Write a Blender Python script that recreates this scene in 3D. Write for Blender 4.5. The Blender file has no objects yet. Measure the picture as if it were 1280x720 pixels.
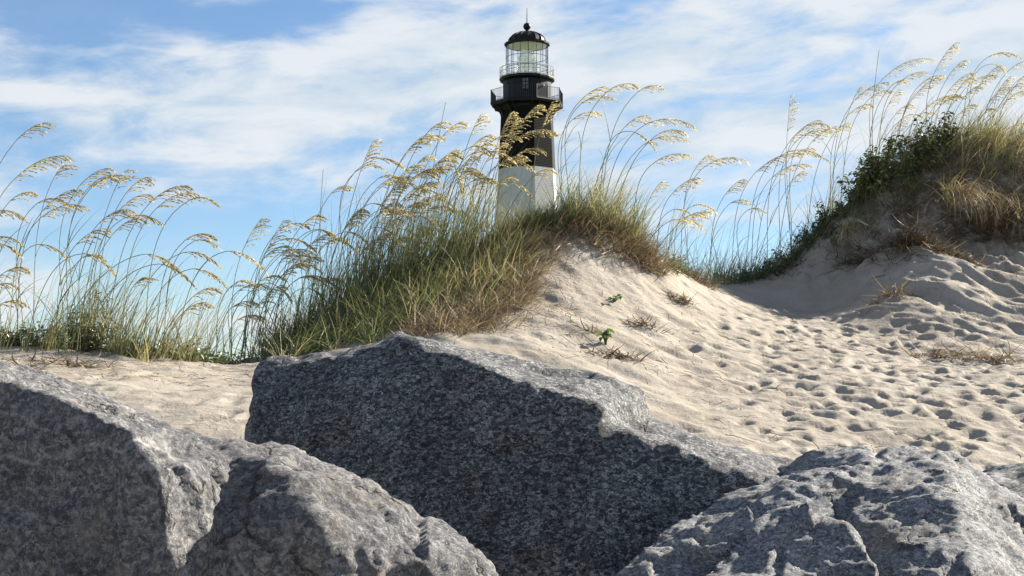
import bpy, math, random
import numpy as np
from mathutils import Vector
rng = np.random.default_rng(7)
random.seed(7)
SC = bpy.context.scene
COL = SC.collection

# ------------------------------------------------------------------ camera
F = 1758.0
PITCH = math.radians(4.2)
EYE = np.array([0.0, 0.0, 1.6])
FW = np.array([0, math.cos(PITCH), math.sin(PITCH)])
UP = np.array([0, -math.sin(PITCH), math.cos(PITCH)])

def W(px, py, Y):
    """a point at distance Y in front of the photographer"""
    d = np.array([1.0, 0, 0]) * ((px - 640) / F) + FW + UP * ((360 - py) / F)
    return EYE + d * (Y / d[1])

cam = bpy.data.cameras.new('camera')
cam.sensor_width = 36.0
cam.lens = 36.0 * F / 1280.0
cam.clip_start = 0.05
cam.clip_end = 20000
co = bpy.data.objects.new('camera', cam)
co.location = EYE
co.rotation_euler = (math.pi / 2 + PITCH, 0, 0)
COL.objects.link(co)
SC.camera = co

# ------------------------------------------------------------------ helpers
def tag(o, label=None, cat=None, group=None, kind=None):
    if label: o['label'] = label
    if cat: o['category'] = cat
    if group: o['group'] = group
    if kind: o['kind'] = kind
    return o

def empty(name, loc):
    o = bpy.data.objects.new(name, None)
    o.location = [float(c) for c in loc]
    o.empty_display_size = 0.1
    COL.objects.link(o)
    return o

def mesh_obj(name, V, faces, mat, parent=None, tint=None, smooth=False, origin=None):
    """V (n,3); faces: (m,k) int array or list of lists; one mesh object"""
    V = np.asarray(V, dtype=np.float64).reshape(-1, 3)
    loc = np.zeros(3)
    if parent is not None:
        V = V - np.array(parent.location)[None]
    elif origin is not None:
        loc = np.asarray(origin, dtype=float)
        V = V - loc[None]
    me = bpy.data.meshes.new(name)
    if isinstance(faces, np.ndarray):
        m, k = faces.shape
        me.vertices.add(len(V)); me.vertices.foreach_set('co', V.astype(np.float32).ravel())
        me.loops.add(m * k); me.loops.foreach_set('vertex_index', faces.astype(np.int32).ravel())
        me.polygons.add(m)
        me.polygons.foreach_set('loop_start', np.arange(0, m * k, k, dtype=np.int32))
        me.update(calc_edges=True)
    else:
        me.from_pydata([tuple(v) for v in V], [], [tuple(f) for f in faces])
        me.update()
    if tint is not None:
        a = me.attributes.new('tint', 'FLOAT', 'POINT')
        a.data.foreach_set('value', np.asarray(tint, dtype=np.float32))
    if smooth:
        me.polygons.foreach_set('use_smooth', np.ones(len(me.polygons), dtype=bool))
    me.materials.append(mat)
    o = bpy.data.objects.new(name, me)
    o.location = loc
    COL.objects.link(o)
    if parent is not None:
        o.parent = parent
    return o

class MB:
    """collects quads and rings into one mesh"""
    def __init__(s): s.V = []; s.F = []
    def add(s, V, Fc):
        b = len(s.V); s.V += [tuple(v) for v in V]; s.F += [[i + b for i in f] for f in Fc]
    def box(s, c, h, rz=0.0, up=None):
        cx, cy = math.cos(rz), math.sin(rz)
        P = []
        for dz in (-1, 1):
            for dx, dy in ((-1, -1), (1, -1), (1, 1), (-1, 1)):
                x, y = dx * h[0], dy * h[1]
                P.append((c[0] + x * cx - y * cy, c[1] + x * cy + y * cx, c[2] + dz * h[2]))
        s.add(P, [[0, 3, 2, 1], [4, 5, 6, 7], [0, 1, 5, 4], [1, 2, 6, 5], [2, 3, 7, 6], [3, 0, 4, 7]])
    def lathe(s, prof, n, c, ph=0.0, cap=True):
        P = []; Fc = []
        for r, z in prof:
            for k in range(n):
                a = ph + 2 * math.pi * k / n
                P.append((c[0] + r * math.sin(a), c[1] - r * math.cos(a), c[2] + z))
        for j in range(len(prof) - 1):
            for k in range(n):
                k2 = (k + 1) % n
                Fc.append([j * n + k, j * n + k2, (j + 1) * n + k2, (j + 1) * n + k])
        if cap:
            Fc.append(list(range(n))[::-1]); Fc.append([(len(prof) - 1) * n + k for k in range(n)])
        s.add(P, Fc)
    def tube(s, pts, r0, r1=None, n=5):
        r1 = r0 if r1 is None else r1
        V, Fq = tube_arr(np.array(pts, float), np.linspace(r0, r1, len(pts)), n)
        s.add(V, Fq.tolist())
        m = len(pts)
        b = len(s.V) - len(V)
        s.F.append([b + k for k in range(n)][::-1]); s.F.append([b + (m - 1) * n + k for k in range(n)])
    def build(s, name, mat, parent=None, smooth=False, origin=None):
        return mesh_obj(name, s.V, s.F, mat, parent, smooth=smooth, origin=origin)

def tube_arr(P, R, n=4):
    m = len(P)
    T = np.gradient(P, axis=0); T /= np.linalg.norm(T, axis=1)[:, None] + 1e-12
    ref = np.array([0.31, 0.9, 0.1]) if abs(T[0, 1]) < 0.8 else np.array([1.0, 0, 0.2])
    A = np.cross(T, ref); A /= np.linalg.norm(A, axis=1)[:, None] + 1e-12
    B = np.cross(T, A)
    ang = np.arange(n) * 2 * math.pi / n
    V = P[:, None] + R[:, None, None] * (A[:, None] * np.cos(ang)[None, :, None] + B[:, None] * np.sin(ang)[None, :, None])
    i = np.arange(m - 1)[:, None] * n; k = np.arange(n)[None]; k2 = (k + 1) % n
    Fq = np.stack([i + k, i + k2, i + n + k2, i + n + k], -1).reshape(-1, 4)
    return V.reshape(-1, 3), Fq

def hashf(*c, seed=0):
    h = np.full(np.broadcast(*c).shape, (seed * 374761393 + 668265263) & 0xffffffff, dtype=np.uint64)
    for i, x in enumerate(c):
        h = (h ^ (x.astype(np.int64).astype(np.uint64) * np.uint64((2246822519, 3266489917, 668265263)[i]))) & np.uint64(0xffffffff)
        h = (h * np.uint64(2654435761)) & np.uint64(0xffffffff)
        h = h ^ (h >> np.uint64(15))
    h = (h * np.uint64(2246822519)) & np.uint64(0xffffffff)
    h = h ^ (h >> np.uint64(13))
    return h.astype(np.float64) / 4294967295.0

def vn2(x, y, seed=0):
    xi, yi = np.floor(x), np.floor(y); fx, fy = x - xi, y - yi
    u = fx ** 3 * (fx * (fx * 6 - 15) + 10); v = fy ** 3 * (fy * (fy * 6 - 15) + 10)
    h = lambda a, b: hashf(xi + a, yi + b, seed=seed)
    return ((h(0, 0) * (1 - u) + h(1, 0) * u) * (1 - v) + (h(0, 1) * (1 - u) + h(1, 1) * u) * v) * 2 - 1

def fbm2(x, y, o=4, seed=0):
    s = 0; a = 1.0
    for i in range(o):
        s = s + a * vn2(x * 2 ** i + 17.3 * i, y * 2 ** i - 9.1 * i, seed + i); a *= 0.5
    return s

def vn3(P, seed=0):
    I = np.floor(P); f = P - I; u = f ** 3 * (f * (f * 6 - 15) + 10)
    out = 0
    for a in (0, 1):
        for b in (0, 1):
            for c in (0, 1):
                w = (u[:, 0] if a else 1 - u[:, 0]) * (u[:, 1] if b else 1 - u[:, 1]) * (u[:, 2] if c else 1 - u[:, 2])
                out = out + w * hashf(I[:, 0] + a, I[:, 1] + b, I[:, 2] + c, seed=seed)
    return out * 2 - 1

def fbm3(P, o=4, seed=0, ridge=False, gain=0.5):
    s = 0; a = 1.0
    for i in range(o):
        n = vn3(P * 2 ** i + 11.7 * i, seed + i)
        s = s + a * ((1 - 2 * np.abs(n)) if ridge else n); a *= gain
    return s

def facet3(P, seed=0, sharp=22.0):
    """chipped planes: every cell has its own tilted plane (nearest feature point decides)"""
    I = np.floor(P); num = np.zeros(len(P)); den = np.zeros(len(P))
    for a in (-1, 0, 1):
        for b in (-1, 0, 1):
            for c in (-1, 0, 1):
                C = I + np.array([a, b, c])
                J = np.stack([hashf(C[:, 0], C[:, 1], C[:, 2], seed=seed + k) for k in range(3)], 1)
                D = P - (C + J); d = (D * D).sum(1)
                N = np.stack([hashf(C[:, 0], C[:, 1], C[:, 2], seed=seed + 3 + k) for k in range(3)], 1) * 2 - 1
                w = np.exp(-sharp * d); num += w * (D * N).sum(1); den += w
    return num / den

# ------------------------------------------------------------------ materials
def new_mat(name):
    m = bpy.data.materials.new(name); m.use_nodes = True
    nt = m.node_tree; nt.nodes.clear()
    out = nt.nodes.new('ShaderNodeOutputMaterial')
    return m, nt, out

def nd(nt, t, **kw):
    n = nt.nodes.new(t)
    for k, v in kw.items():
        if k.startswith('i_'):
            key = k[2:]
            n.inputs[int(key) if key.isdigit() else key.replace('_', ' ')].default_value = v
        else:
            setattr(n, k, v)
    return n

def ramp(nt, stops, interp='LINEAR'):
    r = nt.nodes.new('ShaderNodeValToRGB'); e = r.color_ramp.elements
    r.color_ramp.interpolation = interp
    while len(e) < len(stops): e.new(0.5)
    for i, (p, c) in enumerate(stops):
        e[i].position = p; e[i].color = (*c, 1) if len(c) == 3 else c
    return r

def plain(name, col, rough=0.6, var=0.15, scale=3.0, metal=0.0, spec=0.5):
    m, nt, out = new_mat(name); L = nt.links.new
    tc = nd(nt, 'ShaderNodeTexCoord'); n = nd(nt, 'ShaderNodeTexNoise', i_Scale=scale, i_Detail=6.0, i_Roughness=0.65)
    L(tc.outputs['Object'], n.inputs['Vector'])
    r = ramp(nt, [(0.3, tuple(c * (1 - var) for c in col)), (0.7, tuple(min(1, c * (1 + var)) for c in col))])
    L(n.outputs['Fac'], r.inputs['Fac'])
    p = nd(nt, 'ShaderNodeBsdfPrincipled', i_Roughness=rough, i_Metallic=metal); p.inputs['Specular IOR Level'].default_value = spec
    L(r.outputs['Color'], p.inputs['Base Color']); L(p.outputs[0], out.inputs['Surface'])
    return m

def leafy(name, stops, trans=0.4, rough=0.55, gloss=0.06):
    """thin leaves: colour by the blade's own tint, part of the light passes through"""
    m, nt, out = new_mat(name); L = nt.links.new
    at = nd(nt, 'ShaderNodeAttribute', attribute_name='tint')
    r = ramp(nt, stops); L(at.outputs['Fac'], r.inputs['Fac'])
    d = nd(nt, 'ShaderNodeBsdfDiffuse'); t = nd(nt, 'ShaderNodeBsdfTranslucent'); g = nd(nt, 'ShaderNodeBsdfGlossy', i_Roughness=rough)
    L(r.outputs['Color'], d.inputs['Color']); L(r.outputs['Color'], t.inputs['Color'])
    a = nd(nt, 'ShaderNodeMixShader', i_Fac=trans); b = nd(nt, 'ShaderNodeMixShader', i_Fac=gloss)
    L(d.outputs[0], a.inputs[1]); L(t.outputs[0], a.inputs[2])
    L(a.outputs[0], b.inputs[1]); L(g.outputs[0], b.inputs[2]); L(b.outputs[0], out.inputs['Surface'])
    return m

def painted_brick(name, col, stain, amt):
    m, nt, out = new_mat(name); L = nt.links.new
    tc = nd(nt, 'ShaderNodeTexCoord'); mp = nd(nt, 'ShaderNodeMapping', i_Scale=(2.2, 2.2, 0.16)); L(tc.outputs['Object'], mp.inputs['Vector'])
    n = nd(nt, 'ShaderNodeTexNoise', i_Scale=1.6, i_Detail=8.0, i_Roughness=0.7); L(mp.outputs[0], n.inputs['Vector'])
    n2 = nd(nt, 'ShaderNodeTexNoise', i_Scale=2.5, i_Detail=8.0, i_Roughness=0.7); L(tc.outputs['Object'], n2.inputs['Vector'])
    ad = nd(nt, 'ShaderNodeMath', operation='ADD'); L(n.outputs['Fac'], ad.inputs[0]); L(n2.outputs['Fac'], ad.inputs[1])
    r = ramp(nt, [(0.42, (0, 0, 0)), (0.68, (amt,) * 3)]); hf = nd(nt, 'ShaderNodeMath', operation='MULTIPLY'); hf.inputs[1].default_value = 0.5
    L(ad.outputs[0], hf.inputs[0]); L(hf.outputs[0], r.inputs['Fac'])
    mx = nd(nt, 'ShaderNodeMix', data_type='RGBA'); mx.inputs[6].default_value = (*col, 1); mx.inputs[7].default_value = (*stain, 1); L(r.outputs['Color'], mx.inputs[0])
    w = nd(nt, 'ShaderNodeTexWave', bands_direction='Z', i_Scale=2.1, i_Distortion=0.4); L(tc.outputs['Object'], w.inputs['Vector'])
    p = nd(nt, 'ShaderNodeBsdfPrincipled', i_Roughness=0.75); p.inputs['Specular IOR Level'].default_value = 0.15; L(mx.outputs[2], p.inputs['Base Color'])
    b = nd(nt, 'ShaderNodeBump', i_Strength=0.3, i_Distance=0.02); L(w.outputs['Fac'], b.inputs['Height']); L(b.outputs[0], p.inputs['Normal']); L(p.outputs[0], out.inputs['Surface'])
    return m

def sand_mat():
    m, nt, out = new_mat('sand'); L = nt.links.new
    tc = nd(nt, 'ShaderNodeTexCoord')
    n1 = nd(nt, 'ShaderNodeTexNoise', i_Scale=1.6, i_Detail=7.0, i_Roughness=0.62)
    n2 = nd(nt, 'ShaderNodeTexNoise', i_Scale=60.0, i_Detail=5.0, i_Roughness=0.7)
    n3 = nd(nt, 'ShaderNodeTexNoise', i_Scale=14.0, i_Detail=6.0, i_Roughness=0.65)
    for n in (n1, n2, n3): L(tc.outputs['Object'], n.inputs['Vector'])
    r1 = ramp(nt, [(0.3, (0.262, 0.228, 0.187)), (0.5, (0.318, 0.282, 0.237)), (0.72, (0.36, 0.323, 0.275))])
    L(n1.outputs['Fac'], r1.inputs['Fac'])
    r2 = ramp(nt, [(0.25, (0.62, 0.58, 0.54)), (0.42, (0.95, 0.95, 0.95)), (0.75, (1.06, 1.06, 1.06))])
    L(n2.outputs['Fac'], r2.inputs['Fac'])
    mx = nd(nt, 'ShaderNodeMix', data_type='RGBA', blend_type='MULTIPLY'); mx.inputs[0].default_value = 0.8
    L(r1.outputs['Color'], mx.inputs[6]); L(r2.outputs['Color'], mx.inputs[7])
    # scrub covers the flats far behind the dunes
    sx = nd(nt, 'ShaderNodeSeparateXYZ'); L(tc.outputs['Object'], sx.inputs[0])
    mr = nd(nt, 'ShaderNodeMapRange'); mr.inputs[1].default_value = 24; mr.inputs[2].default_value = 34
    L(sx.outputs['Y'], mr.inputs[0])
    mx2 = nd(nt, 'ShaderNodeMix', data_type='RGBA'); mx2.inputs[7].default_value = (0.09, 0.11, 0.045, 1)
    L(mr.outputs[0], mx2.inputs[0]); L(mx.outputs[2], mx2.inputs[6])
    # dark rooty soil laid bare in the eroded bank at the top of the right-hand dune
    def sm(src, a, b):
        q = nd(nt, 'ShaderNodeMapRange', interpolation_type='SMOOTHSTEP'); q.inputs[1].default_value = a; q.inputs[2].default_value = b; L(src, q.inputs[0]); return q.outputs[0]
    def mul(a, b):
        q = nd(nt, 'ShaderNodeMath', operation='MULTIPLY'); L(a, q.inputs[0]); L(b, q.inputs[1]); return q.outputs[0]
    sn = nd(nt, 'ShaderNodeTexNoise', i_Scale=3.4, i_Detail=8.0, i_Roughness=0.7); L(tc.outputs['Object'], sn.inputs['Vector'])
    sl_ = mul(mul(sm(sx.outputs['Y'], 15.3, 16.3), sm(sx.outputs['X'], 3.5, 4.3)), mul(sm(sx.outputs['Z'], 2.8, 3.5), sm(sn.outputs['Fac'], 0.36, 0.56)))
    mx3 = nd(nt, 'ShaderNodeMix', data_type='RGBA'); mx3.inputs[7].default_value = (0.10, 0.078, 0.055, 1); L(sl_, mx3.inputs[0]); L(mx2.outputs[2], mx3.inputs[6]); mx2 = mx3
    p = nd(nt, 'ShaderNodeBsdfPrincipled', i_Roughness=0.95); p.inputs['Specular IOR Level'].default_value = 0.15
    L(mx2.outputs[2], p.inputs['Base Color'])
    ad = nd(nt, 'ShaderNodeMath', operation='MULTIPLY_ADD'); ad.inputs[1].default_value = 0.35
    L(n2.outputs['Fac'], ad.inputs[0]); L(n3.outputs['Fac'], ad.inputs[2])
    b = nd(nt, 'ShaderNodeBump', i_Strength=0.55, i_Distance=0.035)
    L(ad.outputs[0], b.inputs['Height']); L(b.outputs[0], p.inputs['Normal']); L(p.outputs[0], out.inputs['Surface'])
    return m

def rock_mat(name, stops, grain, stretch=(1, 1, 1), rot=(0, 0, 0), veins=0.0, patch=None, bump=0.6, bdist=0.012, grainmix=0.85):
    m, nt, out = new_mat(name); L = nt.links.new
    tc = nd(nt, 'ShaderNodeTexCoord'); mp = nd(nt, 'ShaderNodeMapping', i_Scale=stretch, i_Rotation=rot)
    L(tc.outputs['Object'], mp.inputs['Vector'])
    wn = nd(nt, 'ShaderNodeTexNoise', i_Scale=grain * 0.6, i_Detail=3.0)
    L(mp.outputs[0], wn.inputs['Vector'])
    wm = nd(nt, 'ShaderNodeMix', data_type='VECTOR'); wm.inputs[0].default_value = 0.035
    L(mp.outputs[0], wm.inputs[4]); L(wn.outputs['Color'], wm.inputs[5])
    v = nd(nt, 'ShaderNodeTexVoronoi', i_Scale=grain); L(wm.outputs[1], v.inputs['Vector'])
    v2 = nd(nt, 'ShaderNodeTexVoronoi', i_Scale=grain * 2.3); L(wm.outputs[1], v2.inputs['Vector'])
    n = nd(nt, 'ShaderNodeTexNoise', i_Scale=grain * 0.5, i_Detail=8.0, i_Roughness=0.75); L(mp.outputs[0], n.inputs['Vector'])
    big = nd(nt, 'ShaderNodeTexNoise', i_Scale=3.2, i_Detail=7.0, i_Roughness=0.62); L(tc.outputs['Object'], big.inputs['Vector'])
    s1 = nd(nt, 'ShaderNodeSeparateColor'); L(v.outputs['Color'], s1.inputs[0])
    s2 = nd(nt, 'ShaderNodeSeparateColor'); L(v2.outputs['Color'], s2.inputs[0])
    a = nd(nt, 'ShaderNodeMix', data_type='FLOAT'); a.inputs[0].default_value = 0.4
    L(s1.outputs[0], a.inputs[2]); L(s2.outputs[0], a.inputs[3])
    b = nd(nt, 'ShaderNodeMix', data_type='FLOAT'); b.inputs[0].default_value = 1 - grainmix
    L(a.outputs[0], b.inputs[2]); L(n.outputs['Fac'], b.inputs[3])
    r = ramp(nt, stops); L(b.outputs[0], r.inputs['Fac'])
    col = r.outputs['Color']
    rb = ramp(nt, [(0.3, (0.62, 0.62, 0.64)), (0.52, (1, 1, 1)), (0.72, (1.28, 1.25, 1.2))]); L(big.outputs['Fac'], rb.inputs['Fac'])
    mx = nd(nt, 'ShaderNodeMix', data_type='RGBA', blend_type='MULTIPLY'); mx.inputs[0].default_value = 1.0
    L(col, mx.inputs[6]); L(rb.outputs['Color'], mx.inputs[7]); col = mx.outputs[2]
    if patch:
        pn = nd(nt, 'ShaderNodeTexNoise', i_Scale=patch[1], i_Detail=6.0, i_Roughness=0.7); L(tc.outputs['Object'], pn.inputs['Vector'])
        pr = ramp(nt, [(0.52, (0, 0, 0)), (0.68, (patch[2],) * 3)]); L(pn.outputs['Fac'], pr.inputs['Fac'])
        pm = nd(nt, 'ShaderNodeMix', data_type='RGBA'); pm.inputs[7].default_value = (*patch[0], 1)
        L(pr.outputs['Color'], pm.inputs[0]); L(col, pm.inputs[6]); col = pm.outputs[2]
    if veins:
        vw = nd(nt, 'ShaderNodeTexNoise', i_Scale=2.5, i_Detail=5.0); L(tc.outputs['Object'], vw.inputs['Vector'])
        vm = nd(nt, 'ShaderNodeMix', data_type='VECTOR'); vm.inputs[0].default_value = 0.3
        L(tc.outputs['Object'], vm.inputs[4]); L(vw.outputs['Color'], vm.inputs[5])
        vv = nd(nt, 'ShaderNodeTexVoronoi', feature='DISTANCE_TO_EDGE', i_Scale=2.1); L(vm.outputs[1], vv.inputs['Vector'])
        vr = ramp(nt, [(0.0, (veins,) * 3), (0.016, (0, 0, 0))]); L(vv.outputs['Distance'], vr.inputs['Fac'])
        br = ramp(nt, [(0.45, (0, 0, 0)), (0.6, (1, 1, 1))]); L(vw.outputs['Fac'], br.inputs['Fac'])
        vmul = nd(nt, 'ShaderNodeMath', operation='MULTIPLY'); L(vr.outputs['Color'], vmul.inputs[0]); L(br.outputs['Color'], vmul.inputs[1])
        xm = nd(nt, 'ShaderNodeMix', data_type='RGBA'); xm.inputs[7].default_value = (0.55, 0.54, 0.52, 1)
        L(vmul.outputs[0], xm.inputs[0]); L(col, xm.inputs[6]); col = xm.outputs[2]
    # hairline fractures and rusty, salty weathering with shapes of their own
    cw = nd(nt, 'ShaderNodeTexNoise', i_Scale=4.0, i_Detail=6.0, i_Roughness=0.6); L(tc.outputs['Object'], cw.inputs['Vector'])
    cm_ = nd(nt, 'ShaderNodeMix', data_type='VECTOR'); cm_.inputs[0].default_value = 0.22; L(tc.outputs['Object'], cm_.inputs[4]); L(cw.outputs['Color'], cm_.inputs[5])
    cv = nd(nt, 'ShaderNodeTexVoronoi', feature='DISTANCE_TO_EDGE', i_Scale=1.9); L(cm_.outputs[1], cv.inputs['Vector'])
    cr = ramp(nt, [(0.0, (1, 1, 1)), (0.012, (0, 0, 0))]); L(cv.outputs['Distance'], cr.inputs['Fac'])
    ck = ramp(nt, [(0.46, (0, 0, 0)), (0.58, (0.8, 0.8, 0.8))]); L(cw.outputs['Fac'], ck.inputs['Fac'])
    cf = nd(nt, 'ShaderNodeMath', operation='MULTIPLY'); L(cr.outputs['Color'], cf.inputs[0]); L(ck.outputs['Color'], cf.inputs[1])
    cx_ = nd(nt, 'ShaderNodeMix', data_type='RGBA'); cx_.inputs[7].default_value = (0.02, 0.019, 0.018, 1); L(cf.outputs[0], cx_.inputs[0]); L(col, cx_.inputs[6]); col = cx_.outputs[2]
    rn = nd(nt, 'ShaderNodeTexNoise', i_Scale=2.3, i_Detail=9.0, i_Roughness=0.72, i_Distortion=0.6); L(tc.outputs['Object'], rn.inputs['Vector'])
    rr = ramp(nt, [(0.56, (0, 0, 0)), (0.70, (0.5, 0.5, 0.5))]); L(rn.outputs['Fac'], rr.inputs['Fac'])
    rx_ = nd(nt, 'ShaderNodeMix', data_type='RGBA', blend_type='MULTIPLY'); rx_.inputs[7].default_value = (1.0, 0.80, 0.58, 1); L(rr.outputs['Color'], rx_.inputs[0]); L(col, rx_.inputs[6]); col = rx_.outputs[2]
    p = nd(nt, 'ShaderNodeBsdfPrincipled', i_Roughness=0.78); p.inputs['Specular IOR Level'].default_value = 0.35
    L(col, p.inputs['Base Color'])
    bn = nd(nt, 'ShaderNodeTexNoise', i_Scale=19.0, i_Detail=12.0, i_Roughness=0.74); L(tc.outputs['Object'], bn.inputs['Vector'])
    ba = nd(nt, 'ShaderNodeMath', operation='MULTIPLY_ADD'); ba.inputs[1].default_value = 0.35
    L(s1.outputs[1], ba.inputs[0]); L(bn.outputs['Fac'], ba.inputs[2])
    bs = nd(nt, 'ShaderNodeMath', operation='SUBTRACT'); L(ba.outputs[0], bs.inputs[0]); L(cf.outputs[0], bs.inputs[1])
    bp = nd(nt, 'ShaderNodeBump', i_Strength=bump, i_Distance=bdist)
    L(bs.outputs[0], bp.inputs['Height']); L(bp.outputs[0], p.inputs['Normal'])
    L(p.outputs[0], out.inputs['Surface'])
    return m

M = {}
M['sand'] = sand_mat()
M['granite'] = rock_mat('granite', [(0.30, (0.014, 0.015, 0.018)), (0.44, (0.052, 0.055, 0.060)), (0.56, (0.125, 0.128, 0.135)), (0.72, (0.38, 0.38, 0.375))], 105, (0.8, 1, 1.25), (0, 0.35, 0), grainmix=0.52, bump=1.0, bdist=0.016)
M['blue_granite'] = rock_mat('blue_granite', [(0.28, (0.045, 0.048, 0.056)), (0.43, (0.125, 0.13, 0.142)), (0.57, (0.22, 0.225, 0.235)), (0.74, (0.38, 0.38, 0.375))], 110, (1, 1, 1.3), (0, 0.2, 0), grainmix=0.6, bump=1.0, bdist=0.016, patch=((0.30, 0.24, 0.16), 5.0, 0.35))
M['grey_stone'] = rock_mat('grey_stone', [(0.3, (0.035, 0.036, 0.043)), (0.48, (0.108, 0.109, 0.118)), (0.68, (0.32, 0.31, 0.30))], 95, veins=0.6, patch=((0.27, 0.225, 0.17), 4.0, 0.4), grainmix=0.35, bump=1.0, bdist=0.022)
M['dark_granite'] = rock_mat('dark_granite', [(0.2, (0.03, 0.032, 0.036)), (0.5, (0.10, 0.105, 0.11)), (0.85, (0.3, 0.3, 0.3))], 40)
M['stem'] = leafy('sea_oat_stem', [(0.0, (0.10, 0.13, 0.05)), (0.5, (0.20, 0.20, 0.09)), (1.0, (0.38, 0.31, 0.17))], 0.15)
M['plume'] = leafy('seed_husk', [(0.0, (0.20, 0.14, 0.06)), (0.4, (0.40, 0.32, 0.14)), (0.7, (0.56, 0.48, 0.235)), (1.0, (0.66, 0.60, 0.40))], 0.55)
M['grass'] = leafy('grass_blade', [(0.0, (0.035, 0.055, 0.018)), (0.3, (0.085, 0.115, 0.035)), (0.6, (0.19, 0.205, 0.07)), (0.8, (0.32, 0.285, 0.12)), (1.0, (0.45, 0.37, 0.20))], 0.48)
M['straw'] = leafy('dead_grass', [(0.0, (0.06, 0.035, 0.018)), (0.35, (0.165, 0.118, 0.06)), (0.7, (0.31, 0.237, 0.128)), (1.0, (0.50, 0.40, 0.25))], 0.25)
M['leaf'] = leafy('green_leaf', [(0.0, (0.02, 0.036, 0.013)), (0.4, (0.05, 0.085, 0.025)), (0.75, (0.10, 0.145, 0.045)), (1.0, (0.19, 0.22, 0.08))], 0.25, 0.35, 0.1)
M['bright_leaf'] = leafy('fresh_leaf', [(0.0, (0.05, 0.12, 0.02)), (1.0, (0.18, 0.26, 0.06))], 0.4, 0.35, 0.08)
M['twig'] = plain('twig', (0.13, 0.09, 0.06), 0.8, 0.4, 20)
M['pale_twig'] = plain('pale_twig', (0.5, 0.43, 0.33), 0.8, 0.2, 20)

# ------------------------------------------------------------------ sun and sky
SUN_EL, SUN_AZ = math.radians(28.5), math.radians(58)     # azimuth from straight ahead towards the right
S = Vector((math.cos(SUN_EL) * math.sin(SUN_AZ), math.cos(SUN_EL) * math.cos(SUN_AZ), math.sin(SUN_EL)))
sl = bpy.data.lights.new('sun', 'SUN'); sl.energy = 5.0; sl.angle = math.radians(0.5); sl.color = (1.0, 0.92, 0.79)
so = bpy.data.objects.new('sun', sl); so.rotation_euler = S.to_track_quat('Z', 'Y').to_euler(); so.location = (20, 5, 30); COL.objects.link(so)

wd = bpy.data.worlds.new('World'); SC.world = wd; wd.use_nodes = True
nt = wd.node_tree; nt.nodes.clear(); L = nt.links.new
wo = nd(nt, 'ShaderNodeOutputWorld'); bg = nd(nt, 'ShaderNodeBackground', i_Strength=0.05)
sky = nd(nt, 'ShaderNodeTexSky', sky_type='NISHITA', sun_disc=False, sun_elevation=SUN_EL, sun_rotation=SUN_AZ,
         air_density=0.85, dust_density=0.15, ozone_density=3.0, altitude=0)
tc = nd(nt, 'ShaderNodeTexCoord'); sp = nd(nt, 'ShaderNodeSeparateXYZ'); L(tc.outputs['Generated'], sp.inputs[0])
def mth(op, a, b=None, clamp=False):
    n = nd(nt, 'ShaderNodeMath', operation=op, use_clamp=clamp)
    for i, v in enumerate((a, b)):
        if v is None: continue
        if isinstance(v, (int, float)): n.inputs[i].default_value = v
        else: L(v, n.inputs[i])
    return n.outputs[0]
X, Y_, Z_ = sp.outputs
az = mth('ARCTAN2', X, Y_)                 # radians, right positive
el = mth('ARCSINE', Z_)
def cloud_noise(sx, sy, tilt, scale, detail, rough, dist=0.0, off=(0, 0, 0)):
    # streaks: stretched along the horizon, gently inclined
    e2 = mth('ADD', el, mth('MULTIPLY', az, tilt))
    cb = nd(nt, 'ShaderNodeCombineXYZ'); L(mth('MULTIPLY', az, sx), cb.inputs[0]); L(mth('MULTIPLY', e2, sy), cb.inputs[1])
    mp = nd(nt, 'ShaderNodeMapping', i_Location=off); L(cb.outputs[0], mp.inputs['Vector'])
    n = nd(nt, 'ShaderNodeTexNoise', i_Scale=scale, i_Detail=detail, i_Roughness=rough, i_Distortion=dist); L(mp.outputs[0], n.inputs['Vector'])
    return n.outputs['Fac']
def bump_at(a0, e0, wa, we, tilt=0.0):
    da = mth('MULTIPLY', mth('SUBTRACT', az, math.radians(a0)), 1 / math.radians(wa))
    e2 = mth('SUBTRACT', mth('SUBTRACT', el, math.radians(e0)), mth('MULTIPLY', mth('SUBTRACT', az, math.radians(a0)), tilt))
    de = mth('MULTIPLY', e2, 1 / math.radians(we))
    r2 = mth('ADD', mth('MULTIPLY', da, da), mth('MULTIPLY', de, de))
    return mth('POWER', 2.718, mth('MULTIPLY', r2, -1.0))
c1 = cloud_noise(1.0, 3.2, -0.10, 5.0, 9.0, 0.58, 0.3, (3.1, 1.7, 0))
c2 = cloud_noise(1.0, 3.0, -0.08, 11.0, 8.0, 0.58, 0.35, (7.4, 2.2, 0))
dens = mth('ADD', mth('MULTIPLY', c1, 0.95), mth('MULTIPLY', c2, 0.78))
# where the banks and the clear stretches lie over the sea side
WB = [(12, 12, 14, 4.5, 0.0, 0.30), (-14, 10.5, 10, 2.0, 0.12, 0.17), (-4, 13.5, 8, 2.0, 0.25, 0.22), (-17, 13.8, 7, 0.9, 0.0, 0.02),
      (-14, 14.6, 8, 1.6, 0.0, -0.20), (-12, 5.8, 11, 1.1, -0.03, -0.22), (8, 5.0, 7, 2.2, 0.0, -0.02), (-8, 3.0, 8, 1.2, 0, 0.08), (4, 15.6, 3, 1.0, 0, -0.12)]
for a0, e0, wa, we, tl, amp in WB:
    dens = mth('ADD', dens, mth('MULTIPLY', bump_at(a0, e0, wa, we, tl), amp))
mr = nd(nt, 'ShaderNodeMapRange', interpolation_type='SMOOTHSTEP'); mr.inputs[1].default_value = 0.77; mr.inputs[2].default_value = 1.13
mr.inputs[3].default_value = 0.15; mr.inputs[4].default_value = 0.93
L(dens, mr.inputs[0])
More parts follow.
